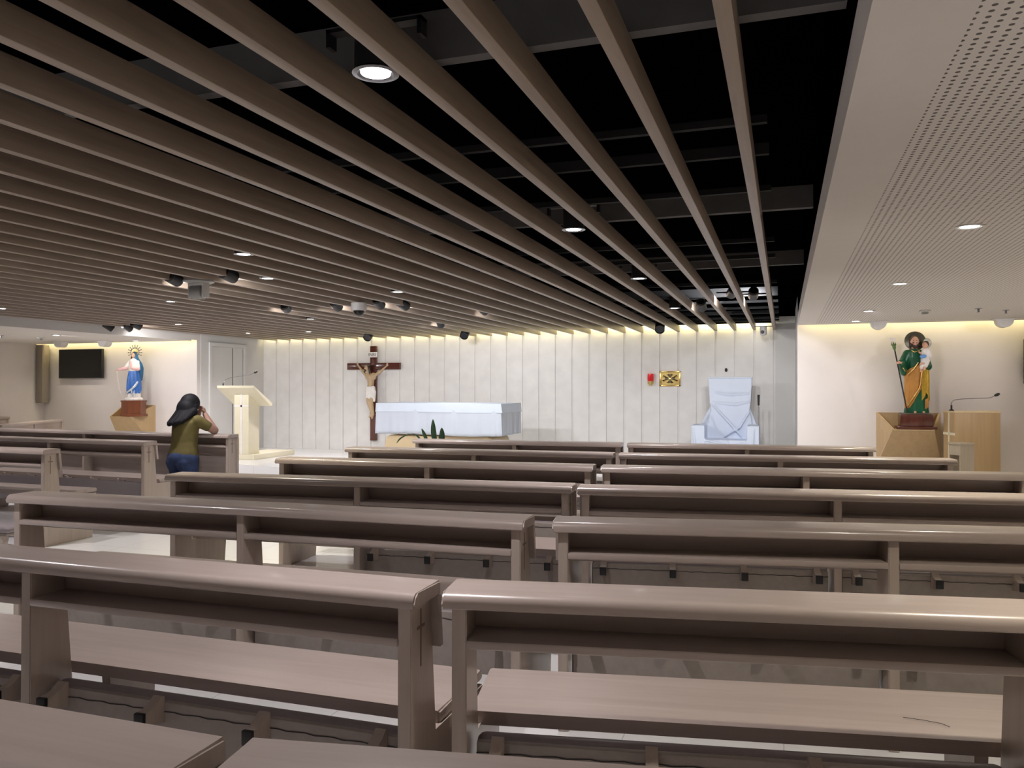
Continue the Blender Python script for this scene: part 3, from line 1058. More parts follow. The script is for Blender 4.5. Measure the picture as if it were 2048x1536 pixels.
# tabernacle: gold plaque with a cross and rays
t = thing('tabernacle', 'small rectangular gold tabernacle door with a cross in rays', 'tabernacle', (-1.807, YW - 0.02, 1.52))
bm = bmesh.new()
for a, b in (((-0.172, 0, -0.128), (0.172, -0.03, -0.106)), ((-0.172, 0, 0.106), (0.172, -0.03, 0.128)), ((-0.172, 0, -0.128), (-0.148, -0.03, 0.128)), ((0.148, 0, -0.128), (0.172, -0.03, 0.128))):
    box2(bm, a, b, 0.004)
build('frame', bm, M['gold'], t, 40)
bm = bmesh.new()
box2(bm, (-0.15, 0, -0.108), (0.15, -0.012, 0.108))
build('door_leaf', bm, M['brass'], t, 0)
bm = bmesh.new()
for k in range(8):
    a = R(22.5 + 45 * k)
    r1 = 0.135 if abs(math.cos(a)) > abs(math.sin(a)) else 0.10
    for s_ in (-1, 1):
        pass
    d0 = Vector((math.cos(a - 0.20) * r1, -0.014, math.sin(a - 0.20) * r1 * 0.85))
    d1 = Vector((math.cos(a + 0.20) * r1, -0.014, math.sin(a + 0.20) * r1 * 0.85))
    m0 = Vector((math.cos(a) * r1 * 0.95, -0.026, math.sin(a) * r1 * 0.8))
    c0 = Vector((math.cos(a) * 0.02, -0.016, math.sin(a) * 0.02))
    b0 = Vector((math.cos(a) * r1 * 0.6, -0.011, math.sin(a) * r1 * 0.5))
    v = [bm.verts.new(p) for p in (c0, d0, m0, d1, b0)]
    for f in ((0, 1, 2), (0, 2, 3), (0, 4, 1), (0, 3, 4), (1, 4, 3), (1, 3, 2)):
        bm.faces.new([v[i] for i in f])
build('rays', bm, M['gold'], t, 0)
bm = bmesh.new()
for k in range(4):
    a = PI / 2 * k
    L = 0.085 if k % 2 == 0 else 0.075
    prism(bm, [(0.012 * math.cos(a) - y_ * math.sin(a), 0.012 * math.sin(a) + y_ * math.cos(a)) if False else (math.cos(a) * u - math.sin(a) * y_, math.sin(a) * u + math.cos(a) * y_)
               for u, y_ in ((0.012, -0.006), (L, -0.015), (L, 0.015), (0.012, 0.006))], 1, -0.032, -0.012)
build('cross', bm, M['bronze'], t, 0)
bm = bmesh.new()
lathe(bm, [(0, 0.012), (0.018, 0.012), (0.018, 0.034), (0, 0.037)], (0, 0, 0), 20, Matrix.Rotation(R(90), 4, 'X'))
build('boss', bm, M['gold'], t, 40)
# sanctuary lamp
t = thing('sanctuary_lamp', 'red glass sanctuary lamp in a gold cup left of the plaque', 'lamp', (-2.126, YW - 0.09, 1.40))
bm = bmesh.new()
lathe(bm, [(0, 0.0), (0.018, 0.004), (0.046, 0.04), (0.054, 0.078), (0.050, 0.08), (0, 0.08)], n=24)
build('cup', bm, M['brass'], t, 40)
bm = bmesh.new()
lathe(bm, [(0, 0.08), (0.049, 0.08), (0.053, 0.13), (0.050, 0.20), (0.044, 0.205), (0, 0.205)], n=24)
build('glass', bm, M['red_glass'], t, 40)
bm = bmesh.new()
box2(bm, (-0.012, 0.03, 0.02), (0.012, 0.07, 0.06), 0.003)
build('arm', bm, M['brass'], t, 40)

# lectern on the left of the sanctuary
t = thing('lectern', 'cream lectern with inlaid cross and sloping desk on a low plinth', 'lectern', (-8.64, 11.2, 0.16))
bm = bmesh.new()
box2(bm, (-0.30, -0.02, 0.0), (0.27, 1.14, 0.085), 0.006)
build('plinth', bm, M['cream_pale'], t, 40)
bm = bmesh.new()
box2(bm, (-0.145, 0.0, 0.085), (0.145, 0.29, 1.10), 0.005)
prism(bm, [(0.0, 1.09), (0.29, 1.09), (0.29, 0.98), (0.29, 1.0), (0.0, 1.19)], 0, -0.14, 0.14)
build('post', bm, M['cream_pale'], t, 40)
bm = bmesh.new()
box2(bm, (-0.017, -0.004, 0.085), (0.017, 0.0005, 1.16))
box2(bm, (-0.146, -0.004, 0.885), (0.146, 0.0005, 0.915))
build('cross_strips', bm, M['p_white'], t, 0)
bm = bmesh.new()
prism(bm, [(-0.16, 1.245), (-0.16, 1.205), (0.30, 0.895), (0.34, 0.90), (0.34, 0.945)], 0, -0.37, 0.37)
bmesh.ops.bevel(bm, geom=bm.edges[:], offset=0.004, segments=2, affect='EDGES')
build('desk', bm, M['cream_pale'], t, 40)


def gooseneck(name, label, pts, base, head_dir):
    t = thing(name, label, 'microphone', base)
    b = Vector(base)
    P = [Vector(p) - b for p in pts]
    bm = bmesh.new()
    lathe(bm, [(0, 0), (0.028, 0), (0.026, 0.012), (0.010, 0.02), (0.010, 0.07), (0, 0.07)], n=18)
    build('base', bm, M['black_metal'], t, 40)
    # smooth the neck
    Q = []
    for i in range(len(P) - 1):
        p0, p1, p2, p3 = P[max(i - 1, 0)], P[i], P[i + 1], P[min(i + 2, len(P) - 1)]
        for j in range(6):
            u = j / 6
            Q.append(0.5 * ((2 * p1) + (p2 - p0) * u + (2 * p0 - 5 * p1 + 4 * p2 - p3) * u * u + (3 * p1 - p0 - 3 * p2 + p3) * u ** 3))
    Q.append(P[-1])
    bm = bmesh.new()
    tube(bm, Q, 0.005, 8)
    build('neck', bm, M['chrome'], t, 50)
    bm = bmesh.new()
    d = (P[-1] - P[-2]).normalized()
    ell(bm, (0, 0, 0), (0.018, 0.018, 0.034))
    mt = d.to_track_quat('Z', 'Y').to_matrix().to_4x4()
    bmesh.ops.transform(bm, matrix=Matrix.Translation(P[-1] + d * 0.015) @ mt, verts=bm.verts[:])
    build('foam_head', bm, M['rubber'], t, 60)


gooseneck('gooseneck_microphone', 'bent gooseneck microphone rising from the sloping lectern desk',
          [(-8.93, 11.10, 1.375), (-8.92, 11.11, 1.47), (-8.86, 11.16, 1.525), (-8.72, 11.24, 1.555), (-8.58, 11.31, 1.575), (-8.49, 11.36, 1.625)], (-8.93, 11.10, 1.372), None)

# ---------------------------------------------------------------- crucifix
CXX = -7.40
CY = YW - 0.02
t = thing('crucifix', 'large dark wooden crucifix with a pale carved figure on the panelled wall', 'crucifix', (CXX, CY, 0.36))
bm = bmesh.new()
box2(bm, (-0.062, -0.075, 0.0), (0.062, -0.005, 1.80), 0.005)
build('upright', bm, M['dark_wood'], t, 40)
bm = bmesh.new()
box2(bm, (-0.56, -0.073, 1.352), (0.56, -0.004, 1.478), 0.005)
build('crossbar', bm, M['dark_wood'], t, 40)
bm = bmesh.new()
box2(bm, (-0.11, -0.09, 1.585), (0.095, -0.076, 1.685), 0.003)
sg = build('title_sign', bm, M['p_white'], t, 40)
fc = bpy.data.curves.new('lettering', 'FONT')
fc.body = 'INRI'
fc.size = 0.085
fc.extrude = 0.001
fc.align_x = 'CENTER'
fc.align_y = 'CENTER'
ft_ = bpy.data.objects.new('tmp', fc)
COL.objects.link(ft_)
me = bpy.data.meshes.new_from_object(ft_.evaluated_get(bpy.context.evaluated_depsgraph_get()))
bpy.data.objects.remove(ft_)
bpy.data.curves.remove(fc)
me.materials.clear()
me.materials.append(M['ink'])
fo = link('lettering', me, sg)
fo.location = (-0.008, -0.0915, 1.633)
fo.rotation_euler = (R(90), 0, 0)
# the body (local: x along wall, -y towards the nave)
bm = bmesh.new()
B = lambda x, z, y=-0.15: (x, y, z)
capsule(bm, B(-0.005, 1.20), B(-0.005, 1.08), 0.075, 0.062)
ell(bm, (-0.06, -0.15, 1.22), (0.06, 0.05, 0.075))
ell(bm, (0.05, -0.15, 1.22), (0.06, 0.05, 0.075))
capsule(bm, B(-0.005, 1.08), B(-0.01, 0.98), 0.060, 0.070)
capsule(bm, B(-0.11, 1.245), B(-0.20, 1.33, -0.13), 0.030, 0.024)
capsule(bm, B(-0.20, 1.33, -0.13), B(-0.30, 1.435, -0.105), 0.024, 0.014)
capsule(bm, B(0.09, 1.245), B(0.20, 1.32, -0.13), 0.030, 0.024)
capsule(bm, B(0.20, 1.32, -0.13), B(0.31, 1.42, -0.105), 0.024, 0.014)
for s_, hx, hz in ((-1, -0.315, 1.45), (1, 0.325, 1.432)):
    ell(bm, (hx, -0.10, hz), (0.02, 0.010, 0.024))
    for f in range(4):
        capsule(bm, (hx + (f - 1.5) * 0.009, -0.103, hz + 0.01), (hx + (f - 1.5) * 0.012, -0.115, hz + 0.045 - abs(f - 1.5) * 0.005), 0.0055, 0.0045, 8)
    capsule(bm, (hx - s_ * 0.012, -0.105, hz), (hx - s_ * 0.03, -0.118, hz + 0.014), 0.006, 0.005, 8)
capsule(bm, B(-0.035, 1.27), B(-0.06, 1.33, -0.16), 0.030, 0.028)
ell(bm, (-0.075, -0.175, 1.385), (0.046, 0.054, 0.062), (0.25, 0.25, 0))
capsule(bm, (-0.088, -0.228, 1.378), (-0.092, -0.236, 1.365), 0.010, 0.008, 8)
capsule(bm, B(-0.05, 0.94), B(-0.02, 0.74, -0.20), 0.058, 0.044)
capsule(bm, B(0.035, 0.94), B(0.02, 0.74, -0.19), 0.058, 0.044)
capsule(bm, B(-0.02, 0.74, -0.20), B(0.005, 0.52, -0.12), 0.044, 0.024)
capsule(bm, B(0.02, 0.74, -0.19), B(0.03, 0.50, -0.12), 0.044, 0.024)
capsule(bm, B(0.005, 0.52, -0.12), B(-0.02, 0.45, -0.17), 0.024, 0.018)
capsule(bm, B(0.03, 0.50, -0.12), B(0.03, 0.43, -0.165), 0.024, 0.018)
organic('carved_figure', bm, M['corpus'], t, 0.007, 4)
bm = bmesh.new()
loft(bm, [(-0.01, -0.15, 0.80, 0.094, 0.085, 0.05, 9, 0.3), (-0.01, -0.15, 0.90, 0.098, 0.082, 0.05, 9, 0.8), (-0.008, -0.15, 1.0, 0.092, 0.076, 0.03, 9, 1.2), (-0.008, -0.15, 1.035, 0.086, 0.070, 0.01, 9, 1.5)])
capsule(bm, (0.075, -0.20, 1.02), (0.095, -0.19, 0.93), 0.026, 0.030)
capsule(bm, (0.095, -0.19, 0.93), (0.085, -0.18, 0.76), 0.032, 0.022)
organic('loincloth', bm, M['p_white'], t, 0.007, 3)
bm = bmesh.new()
ell(bm, (-0.068, -0.163, 1.398), (0.053, 0.056, 0.062), (0.25, 0.25, 0))
capsule(bm, (-0.03, -0.155, 1.39), (-0.02, -0.175, 1.28), 0.026, 0.016)
capsule(bm, (-0.115, -0.155, 1.38), (-0.125, -0.17, 1.30), 0.018, 0.012)
capsule(bm, (-0.09, -0.216, 1.338), (-0.088, -0.214, 1.312), 0.020, 0.010)
organic('hair_and_beard', bm, M['p_hair'], t, 0.007, 2)
bm = bmesh.new()
rr = []
for i in range(17):
    a = 2 * PI * i / 16
    rr.append(Vector((-0.072 + 0.056 * math.cos(a), -0.172 + 0.058 * math.sin(a), 1.425 + 0.006 * math.sin(3 * a) + 0.014 * math.cos(a))))
tube(bm, rr, 0.007, 6)
build('thorn_crown', bm, M['dark_brown'], t, 50)

# ---------------------------------------------------------------- plant in front of altar
t = thing('snake_plant', 'potted snake plant with upright and drooping dark leaves before the altar', 'plant', (-4.05, 8.95, 0.0))
bm = bmesh.new()
lathe(bm, [(0, 0), (0.13, 0), (0.17, 0.30), (0.18, 0.32), (0.165, 0.32), (0.15, 0.29), (0, 0.29)], n=30)
build('pot', bm, M['pot'], t, 40)
bm = bmesh.new()
lathe(bm, [(0, 0.28), (0.148, 0.285), (0.14, 0.295), (0, 0.30)], n=24)
build('soil', bm, M['soil'], t, 40)


def leaf(pts, w, label=None):
    bm = bmesh.new()
    P = [Vector(p) for p in pts]
    Q = []
    for i in range(len(P) - 1):
        p0, p1, p2, p3 = P[max(i - 1, 0)], P[i], P[i + 1], P[min(i + 2, len(P) - 1)]
        for j in range(6):
            u = j / 6
            Q.append(0.5 * ((2 * p1) + (p2 - p0) * u + (2 * p0 - 5 * p1 + 4 * p2 - p3) * u * u + (3 * p1 - p0 - 3 * p2 + p3) * u ** 3))
    Q.append(P[-1])
    n = len(Q)
    side = Vector((0.93, 0.36, 0))
    rows = []
    for i, p in enumerate(Q):
        u = i / (n - 1)
        ww = w * (0.6 + 0.9 * u - 0.2 * u * u) * (1 - max(0, (u - 0.65) / 0.35) ** 1.6) + 0.0006
        d = (Q[min(i + 1, n - 1)] - Q[max(i - 1, 0)]).normalized()
        nrm = d.cross(side).normalized()
        rows.append([bm.verts.new(p - side * ww + nrm * 0.006), bm.verts.new(p - nrm * 0.002), bm.verts.new(p + side * ww + nrm * 0.006), bm.verts.new(p + nrm * 0.006)])
    for a, b in zip(rows, rows[1:]):
        for k in range(4):
            bm.faces.new([a[k], a[(k + 1) % 4], b[(k + 1) % 4], b[k]])
    bm.faces.new(rows[0])
    bm.faces.new(list(reversed(rows[-1])))
    build('leaf', bm, M['leaf'], t, 60)


leaf([(0.03, -0.05, 0.28), (0.045, -0.09, 0.60), (0.025, -0.11, 0.82), (0.02, -0.12, 0.99)], 0.030)
leaf([(-0.02, -0.02, 0.28), (-0.04, -0.08, 0.60), (-0.085, -0.12, 0.78), (-0.115, -0.15, 0.875)], 0.020)
leaf([(0.08, 0.0, 0.28), (0.10, -0.03, 0.6), (0.11, -0.05, 0.78), (0.11, -0.06, 0.885)], 0.030)
leaf([(0.06, 0.03, 0.28), (0.06, 0.02, 0.6), (0.06, 0.0, 0.76), (0.085, -0.02, 0.83)], 0.014)
leaf([(0.0, 0.03, 0.28), (0.02, 0.0, 0.6), (-0.005, -0.03, 0.78), (-0.03, -0.05, 0.88)], 0.010)
leaf([(-0.06, -0.03, 0.28), (-0.12, -0.06, 0.62), (-0.20, -0.10, 0.78), (-0.29, -0.14, 0.80), (-0.38, -0.18, 0.755), (-0.43, -0.20, 0.69)], 0.016)


# ---------------------------------------------------------------- wall pedestals
def pedestal(name, label, x, ywall, m):
    t = thing(name, label, 'pedestal', (x, ywall, 0.40))
    z1, z0 = 0.44, 0.0        # floor of the tray, bottom
    bm = bmesh.new()
    yb = -0.45
    bt, ft = 0.375, 0.236
    top = [bm.verts.new(p) for p in ((-bt, 0, z1), (-ft, yb, z1), (ft, yb, z1), (bt, 0, z1))]
    bot = [bm.verts.new(p) for p in ((-bt, 0, z0), (-0.365, -0.10, z0), (0.365, -0.10, z0), (bt, 0, z0))]
    bm.faces.new(top)
    bm.faces.new(list(reversed(bot)))
    for i in range(4):
        j = (i + 1) % 4
        bm.faces.new([top[j], top[i], bot[i], bot[j]])
    build('body', bm, m, t, 0)
    # sloping side wings and the plate on the wall
    for s_ in (-1, 1):
        bm = bmesh.new()
        A = [Vector((s_ * bt, 0, z1)), Vector((s_ * ft, yb, z1)), Vector((s_ * ft, yb, z1 + 0.012)), Vector((s_ * bt, 0, z1 + 0.21))]
        off = Vector((-s_ * 0.026, 0, 0))
        v0 = [bm.verts.new(p) for p in A]
        v1 = [bm.verts.new(p + off) for p in A]
        bm.faces.new(v0)
        bm.faces.new(list(reversed(v1)))
        for i in range(4):
            j = (i + 1) % 4
            bm.faces.new([v0[j], v0[i], v1[i], v1[j]])
        build('side_wing', bm, m, t, 0)
    bm = bmesh.new()
    box2(bm, (-bt + 0.02, -0.02, z1), (bt - 0.02, 0, z1 + 0.21))
    build('back_plate', bm, m, t, 0)
    bm = bmesh.new()
    box2(bm, (-ft, yb - 0.001, z1 - 0.002), (ft, yb + 0.022, z1 + 0.013), 0.002)
    build('front_lip', bm, m, t, 0)
    return t


pedestal('statue_pedestal', 'honey-coloured angular wall pedestal under the bearded statue', 1.52, YJ, M['oak'])
pedestal('statue_pedestal', 'honey-coloured angular wall pedestal under the crowned statue', -11.235, YT, M['oak'])

# ---------------------------------------------------------------- statue of the bearded man with a child
t = thing('statue', 'painted statue of a bearded man in green robe holding a child and lily staff', 'statue', (1.565, 11.07, 0.866))
bm = bmesh.new()
box2(bm, (-0.225, -0.15, -0.012), (0.225, 0.15, 0.022), 0.008)
box2(bm, (-0.185, -0.12, 0.02), (0.185, 0.12, 0.175), 0.006)
build('wooden_base', bm, M['dark_wood'], t, 40)
bm = bmesh.new()
box2(bm, (-0.175, -0.115, 0.174), (0.165, 0.115, 0.192), 0.006)
build('ground_slab', bm, M['bronze'], t, 40)
z0 = 0.19
bm = bmesh.new()
loft(bm, [(0.01, 0, z0, 0.135, 0.095, 0.09, 11, 0.2), (0.012, 0, z0 + 0.10, 0.125, 0.090, 0.08, 11, 0.5), (0.015, 0, z0 + 0.25, 0.120, 0.085, 0.07, 11, 0.7),
          (0.015, 0, z0 + 0.45, 0.112, 0.080, 0.04, 9, 0.9), (0.005, 0, z0 + 0.60, 0.108, 0.078, 0.03, 9, 0.9), (0.0, 0, z0 + 0.70, 0.115, 0.075, 0.02, 7, 1),
          (-0.005, 0, z0 + 0.77, 0.105, 0.066, 0.01, 7, 1), (-0.01, 0, z0 + 0.80, 0.055, 0.05, 0, 7, 1)])
capsule(bm, (-0.095, -0.01, z0 + 0.745), (-0.155, -0.045, z0 + 0.60), 0.048, 0.055)
capsule(bm, (-0.155, -0.045, z0 + 0.60), (-0.165, -0.11, z0 + 0.625), 0.060, 0.050)
capsule(bm, (-0.150, -0.05, z0 + 0.59), (-0.14, -0.05, z0 + 0.50), 0.050, 0.035)
capsule(bm, (0.09, -0.01, z0 + 0.745), (0.135, -0.03, z0 + 0.58), 0.046, 0.052)
capsule(bm, (0.135, -0.03, z0 + 0.58), (0.09, -0.115, z0 + 0.60), 0.048, 0.036)
organic('green_robe', bm, M['p_green'], t, 0.006, 3)
# ochre mantle over the back and right flank
bm = bmesh.new()
n = 30
rows = []
for j in range(20):
    u = j / 19
    row = []
    for k in range(n):
        a = R(-205 + 152 * (k / (n - 1)) * (1 - 0.10 * u))
        zt = 0.50 + 0.13 * (k / (n - 1)) ** 1.3
        z = z0 + zt - (zt - 0.06) * u
        lift = max(0.0, (k / (n - 1) - 0.55)) * 0.55 * u
        f = 1 + 0.05 * math.cos(9 * a + 3 * u) + 0.02 * math.cos(17 * a)
        row.append(bm.verts.new((0.01 + 0.132 * f * math.cos(a), 0.098 * f * math.sin(a), z + lift)))
    rows.append(row)
for a, b in zip(rows, rows[1:]):
    for k in range(n - 1):
        bm.faces.new([a[k], a[k + 1], b[k + 1], b[k]])
o = build('ochre_mantle', bm, M['p_orange'], t, 60)
so = o.modifiers.new('s', 'SOLIDIFY')
so.thickness = 0.012
bm = bmesh.new()
tube(bm, [r[-1].co.copy() if False else r for r in [(0.075, -0.098, z0 + 0.57), (0.055, -0.108, z0 + 0.48), (0.05, -0.112, z0 + 0.38), (0.03, -0.112, z0 + 0.30), (-0.03, -0.104, z0 + 0.20), (-0.09, -0.085, z0 + 0.10), (-0.12, -0.06, z0 + 0.06)]], [0.010, 0.009, 0.010, 0.009, 0.008, 0.008, 0.006], 8)
tube(bm, [(-0.10, -0.10, z0 + 0.48), (-0.03, -0.112, z0 + 0.55), (0.02, -0.112, z0 + 0.63)], 0.007, 8)
tube(bm, [(-0.165, -0.160, z0 + 0.64), (-0.18, -0.125, z0 + 0.60), (-0.16, -0.10, z0 + 0.575), (-0.125, -0.10, z0 + 0.52)], 0.006, 8)
tube(bm, [(-0.05, -0.06, z0 + 0.785), (-0.02, -0.075, z0 + 0.76), (0.02, -0.075, z0 + 0.77), (0.04, -0.06, z0 + 0.785)], 0.007, 8)
build('gilt_border', bm, M['gold'], t, 60)
# gold fall of cloth on the other side
bm = bmesh.new()
rows = []
n = 24
for j in range(16):
    u = j / 15
    z = z0 + 0.56 - 0.36 * u
    row = []
    for k in range(n):
        a = R(-72 + 100 * k / (n - 1))
        f = 1 + 0.075 * math.cos(14 * a + 1.5 * u) + 0.03 * u
        row.append(bm.verts.new((0.022 + 0.128 * f * math.cos(a), 0.102 * f * math.sin(a), z + 0.05 * u * math.sin(6 * a) * u)))
    rows.append(row)
for a, b in zip(rows, rows[1:]):
    for k in range(n - 1):
        bm.faces.new([a[k], a[k + 1], b[k + 1], b[k]])
o = build('gold_drape', bm, M['p_gold'], t, 60)
so = o.modifiers.new('s', 'SOLIDIFY')
so.thickness = 0.012
bm = bmesh.new()
rows = []
for j in range(8):
    u = j / 7
    z = z0 + 0.20 - 0.12 * u
    row = []
    for k in range(16):
        a = R(-50 + 70 * k / 15)
        f = 1 + 0.04 * math.cos(9 * a)
        row.append(bm.verts.new((0.018 + 0.132 * f * math.cos(a), 0.1 * f * math.sin(a), z + 0.06 * (k / 15 - 0.5))))
    rows.append(row)
for a, b in zip(rows, rows[1:]):
    for k in range(15):
        bm.faces.new([a[k], a[k + 1], b[k + 1], b[k]])
o = build('mantle_hem', bm, M['p_orange'], t, 60)
so = o.modifiers.new('s', 'SOLIDIFY')
so.thickness = 0.010
# head, hands, feet
hz = z0 + 0.895
bm = bmesh.new()
capsule(bm, (-0.01, 0.0, z0 + 0.78), (-0.008, -0.006, z0 + 0.85), 0.034, 0.032)
ell(bm, (-0.006, -0.012, hz), (0.046, 0.056, 0.066))
capsule(bm, (-0.012, -0.062, hz + 0.012), (-0.013, -0.070, hz - 0.012), 0.007, 0.010, 8)
ell(bm, (0.042, 0.0, hz), (0.008, 0.014, 0.018))
ell(bm, (-0.054, 0.0, hz), (0.008, 0.014, 0.018))
for sx in (-0.026, 0.006):
    ell(bm, (sx, -0.060, hz + 0.006), (0.011, 0.006, 0.006))
hd = organic('head', bm, M['p_skin'], t, 0.0045, 2)
bm = bmesh.new()
for sx in (-0.026, 0.007):
    ell(bm, (sx, -0.0650, hz + 0.006), (0.006, 0.003, 0.0045))
build('eyes', bm, M['ink'], hd, 60)
bm = bmesh.new()
ell(bm, (-0.012, -0.062, hz - 0.030), (0.012, 0.007, 0.004))
build('mouth', bm, M['p_pink'], hd, 60)
bm = bmesh.new()
ell(bm, (-0.004, 0.008, hz + 0.022), (0.054, 0.056, 0.056))
capsule(bm, (-0.052, 0.01, hz + 0.01), (-0.052, 0.012, hz - 0.06), 0.020, 0.016)
capsule(bm, (0.044, 0.01, hz + 0.01), (0.046, 0.012, hz - 0.06), 0.020, 0.016)
for k in range(5):
    capsule(bm, (-0.044 + 0.018 * k, -0.035, hz - 0.045 - 0.012 * (1 - abs(k - 2) / 2)), (-0.03 + 0.011 * k, -0.042, hz - 0.088 + 0.010 * abs(k - 2)), 0.018, 0.011, 8)
capsule(bm, (-0.035, -0.058, hz - 0.020), (0.012, -0.058, hz - 0.020), 0.0075, 0.0075, 8)
organic('hair_and_beard', bm, M['p_hair'], t, 0.0045, 2)


def hand(bm, w, fwd, up, s=1.0, curl=0.6, thumb=1):
    """palm at w, fingers along fwd curling towards -up"""
    w, f, u = Vector(w), Vector(fwd).normalized(), Vector(up).normalized()
    sd = f.cross(u).normalized()
    u = sd.cross(f).normalized()
    capsule(bm, w - f * 0.01 * s, w + f * 0.045 * s, 0.020 * s, 0.026 * s, 10)
    for i, L in enumerate((0.062, 0.072, 0.068, 0.052)):
        b = w + f * 0.062 * s + sd * (i - 1.5) * 0.015 * s
        m1 = b + (f * math.cos(curl) - u * math.sin(curl)) * L * 0.5 * s
        e = m1 + (f * math.cos(2 * curl) - u * math.sin(2 * curl)) * L * 0.5 * s
        capsule(bm, b - f * 0.012 * s, m1, 0.0088 * s, 0.008 * s, 8)
        capsule(bm, m1, e, 0.008 * s, 0.0065 * s, 8)
    tb = w + f * 0.01 * s - sd * 0.022 * s * thumb
    tm = tb + (f * 0.6 - sd * 0.7 * thumb - u * 0.4).normalized() * 0.034 * s
    te = tm + (f * 0.9 - u * 0.5).normalized() * 0.028 * s
    capsule(bm, tb, tm, 0.011 * s, 0.009 * s, 8)
    capsule(bm, tm, te, 0.009 * s, 0.007 * s, 8)


bm = bmesh.new()
hand(bm, (-0.185, -0.155, z0 + 0.625), (-0.75, -0.35, 0.05), (0.1, -1.0, 0.3), 0.50, 0.8, -1)
capsule(bm, (-0.165, -0.13, z0 + 0.625), (-0.187, -0.158, z0 + 0.626), 0.020, 0.012)
organic('right_hand', bm, M['p_skin'], t, 0.0032, 1)
bm = bmesh.new()
hand(bm, (0.085, -0.135, z0 + 0.62), (-0.7, -0.2, -0.15), (0.2, -1.0, 0.3), 0.50, 0.5, 1)
organic('left_hand', bm, M['p_skin'], t, 0.0032, 1)
bm = bmesh.new()
capsule(bm, (-0.005, -0.06, z0 + 0.014), (-0.02, -0.118, z0 + 0.010), 0.020, 0.014)
capsule(bm, (0.07, -0.06, z0 + 0.012), (0.085, -0.10, z0 + 0.010), 0.018, 0.013)
organic('bare_feet', bm, M['p_skin'], t, 0.005, 2)
# halo disc
bm = bmesh.new()
lathe(bm, [(0, 0), (0.116, 0), (0.122, 0.004), (0.116, 0.008), (0, 0.008)], (0.006, 0.062, hz + 0.01), 40, Matrix.Rotation(R(80), 4, 'X'))
build('halo', bm, M['bronze'], t, 40)
# the child
bm = bmesh.new()
capsule(bm, (0.095, -0.085, z0 + 0.66), (0.115, -0.07, z0 + 0.775), 0.050, 0.040)
capsule(bm, (0.14, -0.075, z0 + 0.78), (0.155, -0.10, z0 + 0.70), 0.022, 0.020)
capsule(bm, (0.085, -0.085, z0 + 0.78), (0.055, -0.12, z0 + 0.735), 0.022, 0.016)
capsule(bm, (0.08, -0.105, z0 + 0.64), (0.055, -0.125, z0 + 0.565), 0.036, 0.026)
capsule(bm, (0.115, -0.105, z0 + 0.65), (0.095, -0.135, z0 + 0.585), 0.036, 0.026)
ch = organic('child_gown', bm, M['p_white'], t, 0.005, 3)
bm = bmesh.new()
ell(bm, (0.10, -0.078, z0 + 0.845), (0.034, 0.038, 0.042))
capsule(bm, (0.108, -0.072, z0 + 0.79), (0.102, -0.076, z0 + 0.83), 0.018, 0.018)
capsule(bm, (0.088, -0.115, z0 + 0.845), (0.087, -0.119, z0 + 0.836), 0.005, 0.006, 8)
capsule(bm, (0.05, -0.125, z0 + 0.555), (0.04, -0.14, z0 + 0.515), 0.017, 0.011)
capsule(bm, (0.088, -0.14, z0 + 0.575), (0.075, -0.155, z0 + 0.535), 0.017, 0.011)
capsule(bm, (0.05, -0.125, z0 + 0.735), (0.028, -0.13, z0 + 0.755), 0.013, 0.011)
organic('child_figure', bm, M['p_skin'], t, 0.004, 2)
bm = bmesh.new()
ell(bm, (0.108, -0.068, z0 + 0.858), (0.038, 0.040, 0.040))
organic('child_hair', bm, M['p_hair'], t, 0.005, 2)
bm = bmesh.new()
lathe(bm, [(0, 0), (0.055, 0), (0.058, 0.003), (0.055, 0.006), (0, 0.006)], (0.128, -0.022, z0 + 0.872), 30, Matrix.Rotation(R(90), 4, 'X') @ Matrix.Rotation(R(20), 4, 'Y'))
build('child_halo', bm, M['bronze'], t, 40)
bm = bmesh.new()
for k in range(4):
    a = PI / 4 * k
    d = Vector((math.cos(a), 0, math.sin(a))) * 0.020
    c = Vector((0.152, -0.036, z0 + 0.882))
    tube(bm, [c - d, c + d], 0.0028, 6)
build('halo_star', bm, M['p_white'], t, 50)
bm = bmesh.new()
capsule(bm, (0.05, -0.135, z0 + 0.70), (0.085, -0.140, z0 + 0.705), 0.020, 0.022)
organic('blue_sash', bm, M['p_sky'], t, 0.004, 2)
# lily staff
bm = bmesh.new()
s0, s1 = Vector((-0.105, -0.10, z0 + 0.01)), Vector((-0.255, -0.16, z0 + 0.80))
tube(bm, [s0, s1], 0.0085, 10)
stf = build('staff', bm, M['ink'], t, 50)
bm = bmesh.new()
dd = (s1 - s0).normalized()
tube(bm, [s1 - dd * 0.02, s1 + dd * 0.015, s1 + dd * 0.05, s1 + dd * 0.085], [0.009, 0.022, 0.018, 0.004], 10)
for k in range(4):
    a = PI / 2 * k
    e = Vector((math.cos(a) * 0.03, math.sin(a) * 0.03, 0))
    tube(bm, [s1 + dd * 0.02, s1 + dd * 0.05 + e * 0.8, s1 + dd * 0.09 + e * 0.7], [0.008, 0.008, 0.002], 6)
build('lily_bud', bm, M['bud'], stf, 60)
bm = bmesh.new()
fcen = s1 + dd * 0.115
for k in range(6):
    a = PI / 3 * k
    e = Vector((math.cos(a) * 0.034, math.sin(a) * 0.034, 0.01))
    tube(bm, [fcen - dd * 0.03, fcen + e * 0.6, fcen + e + dd * 0.012], [0.004, 0.010, 0.003], 6)
build('lily_flower', bm, M['lily'], stf, 60)

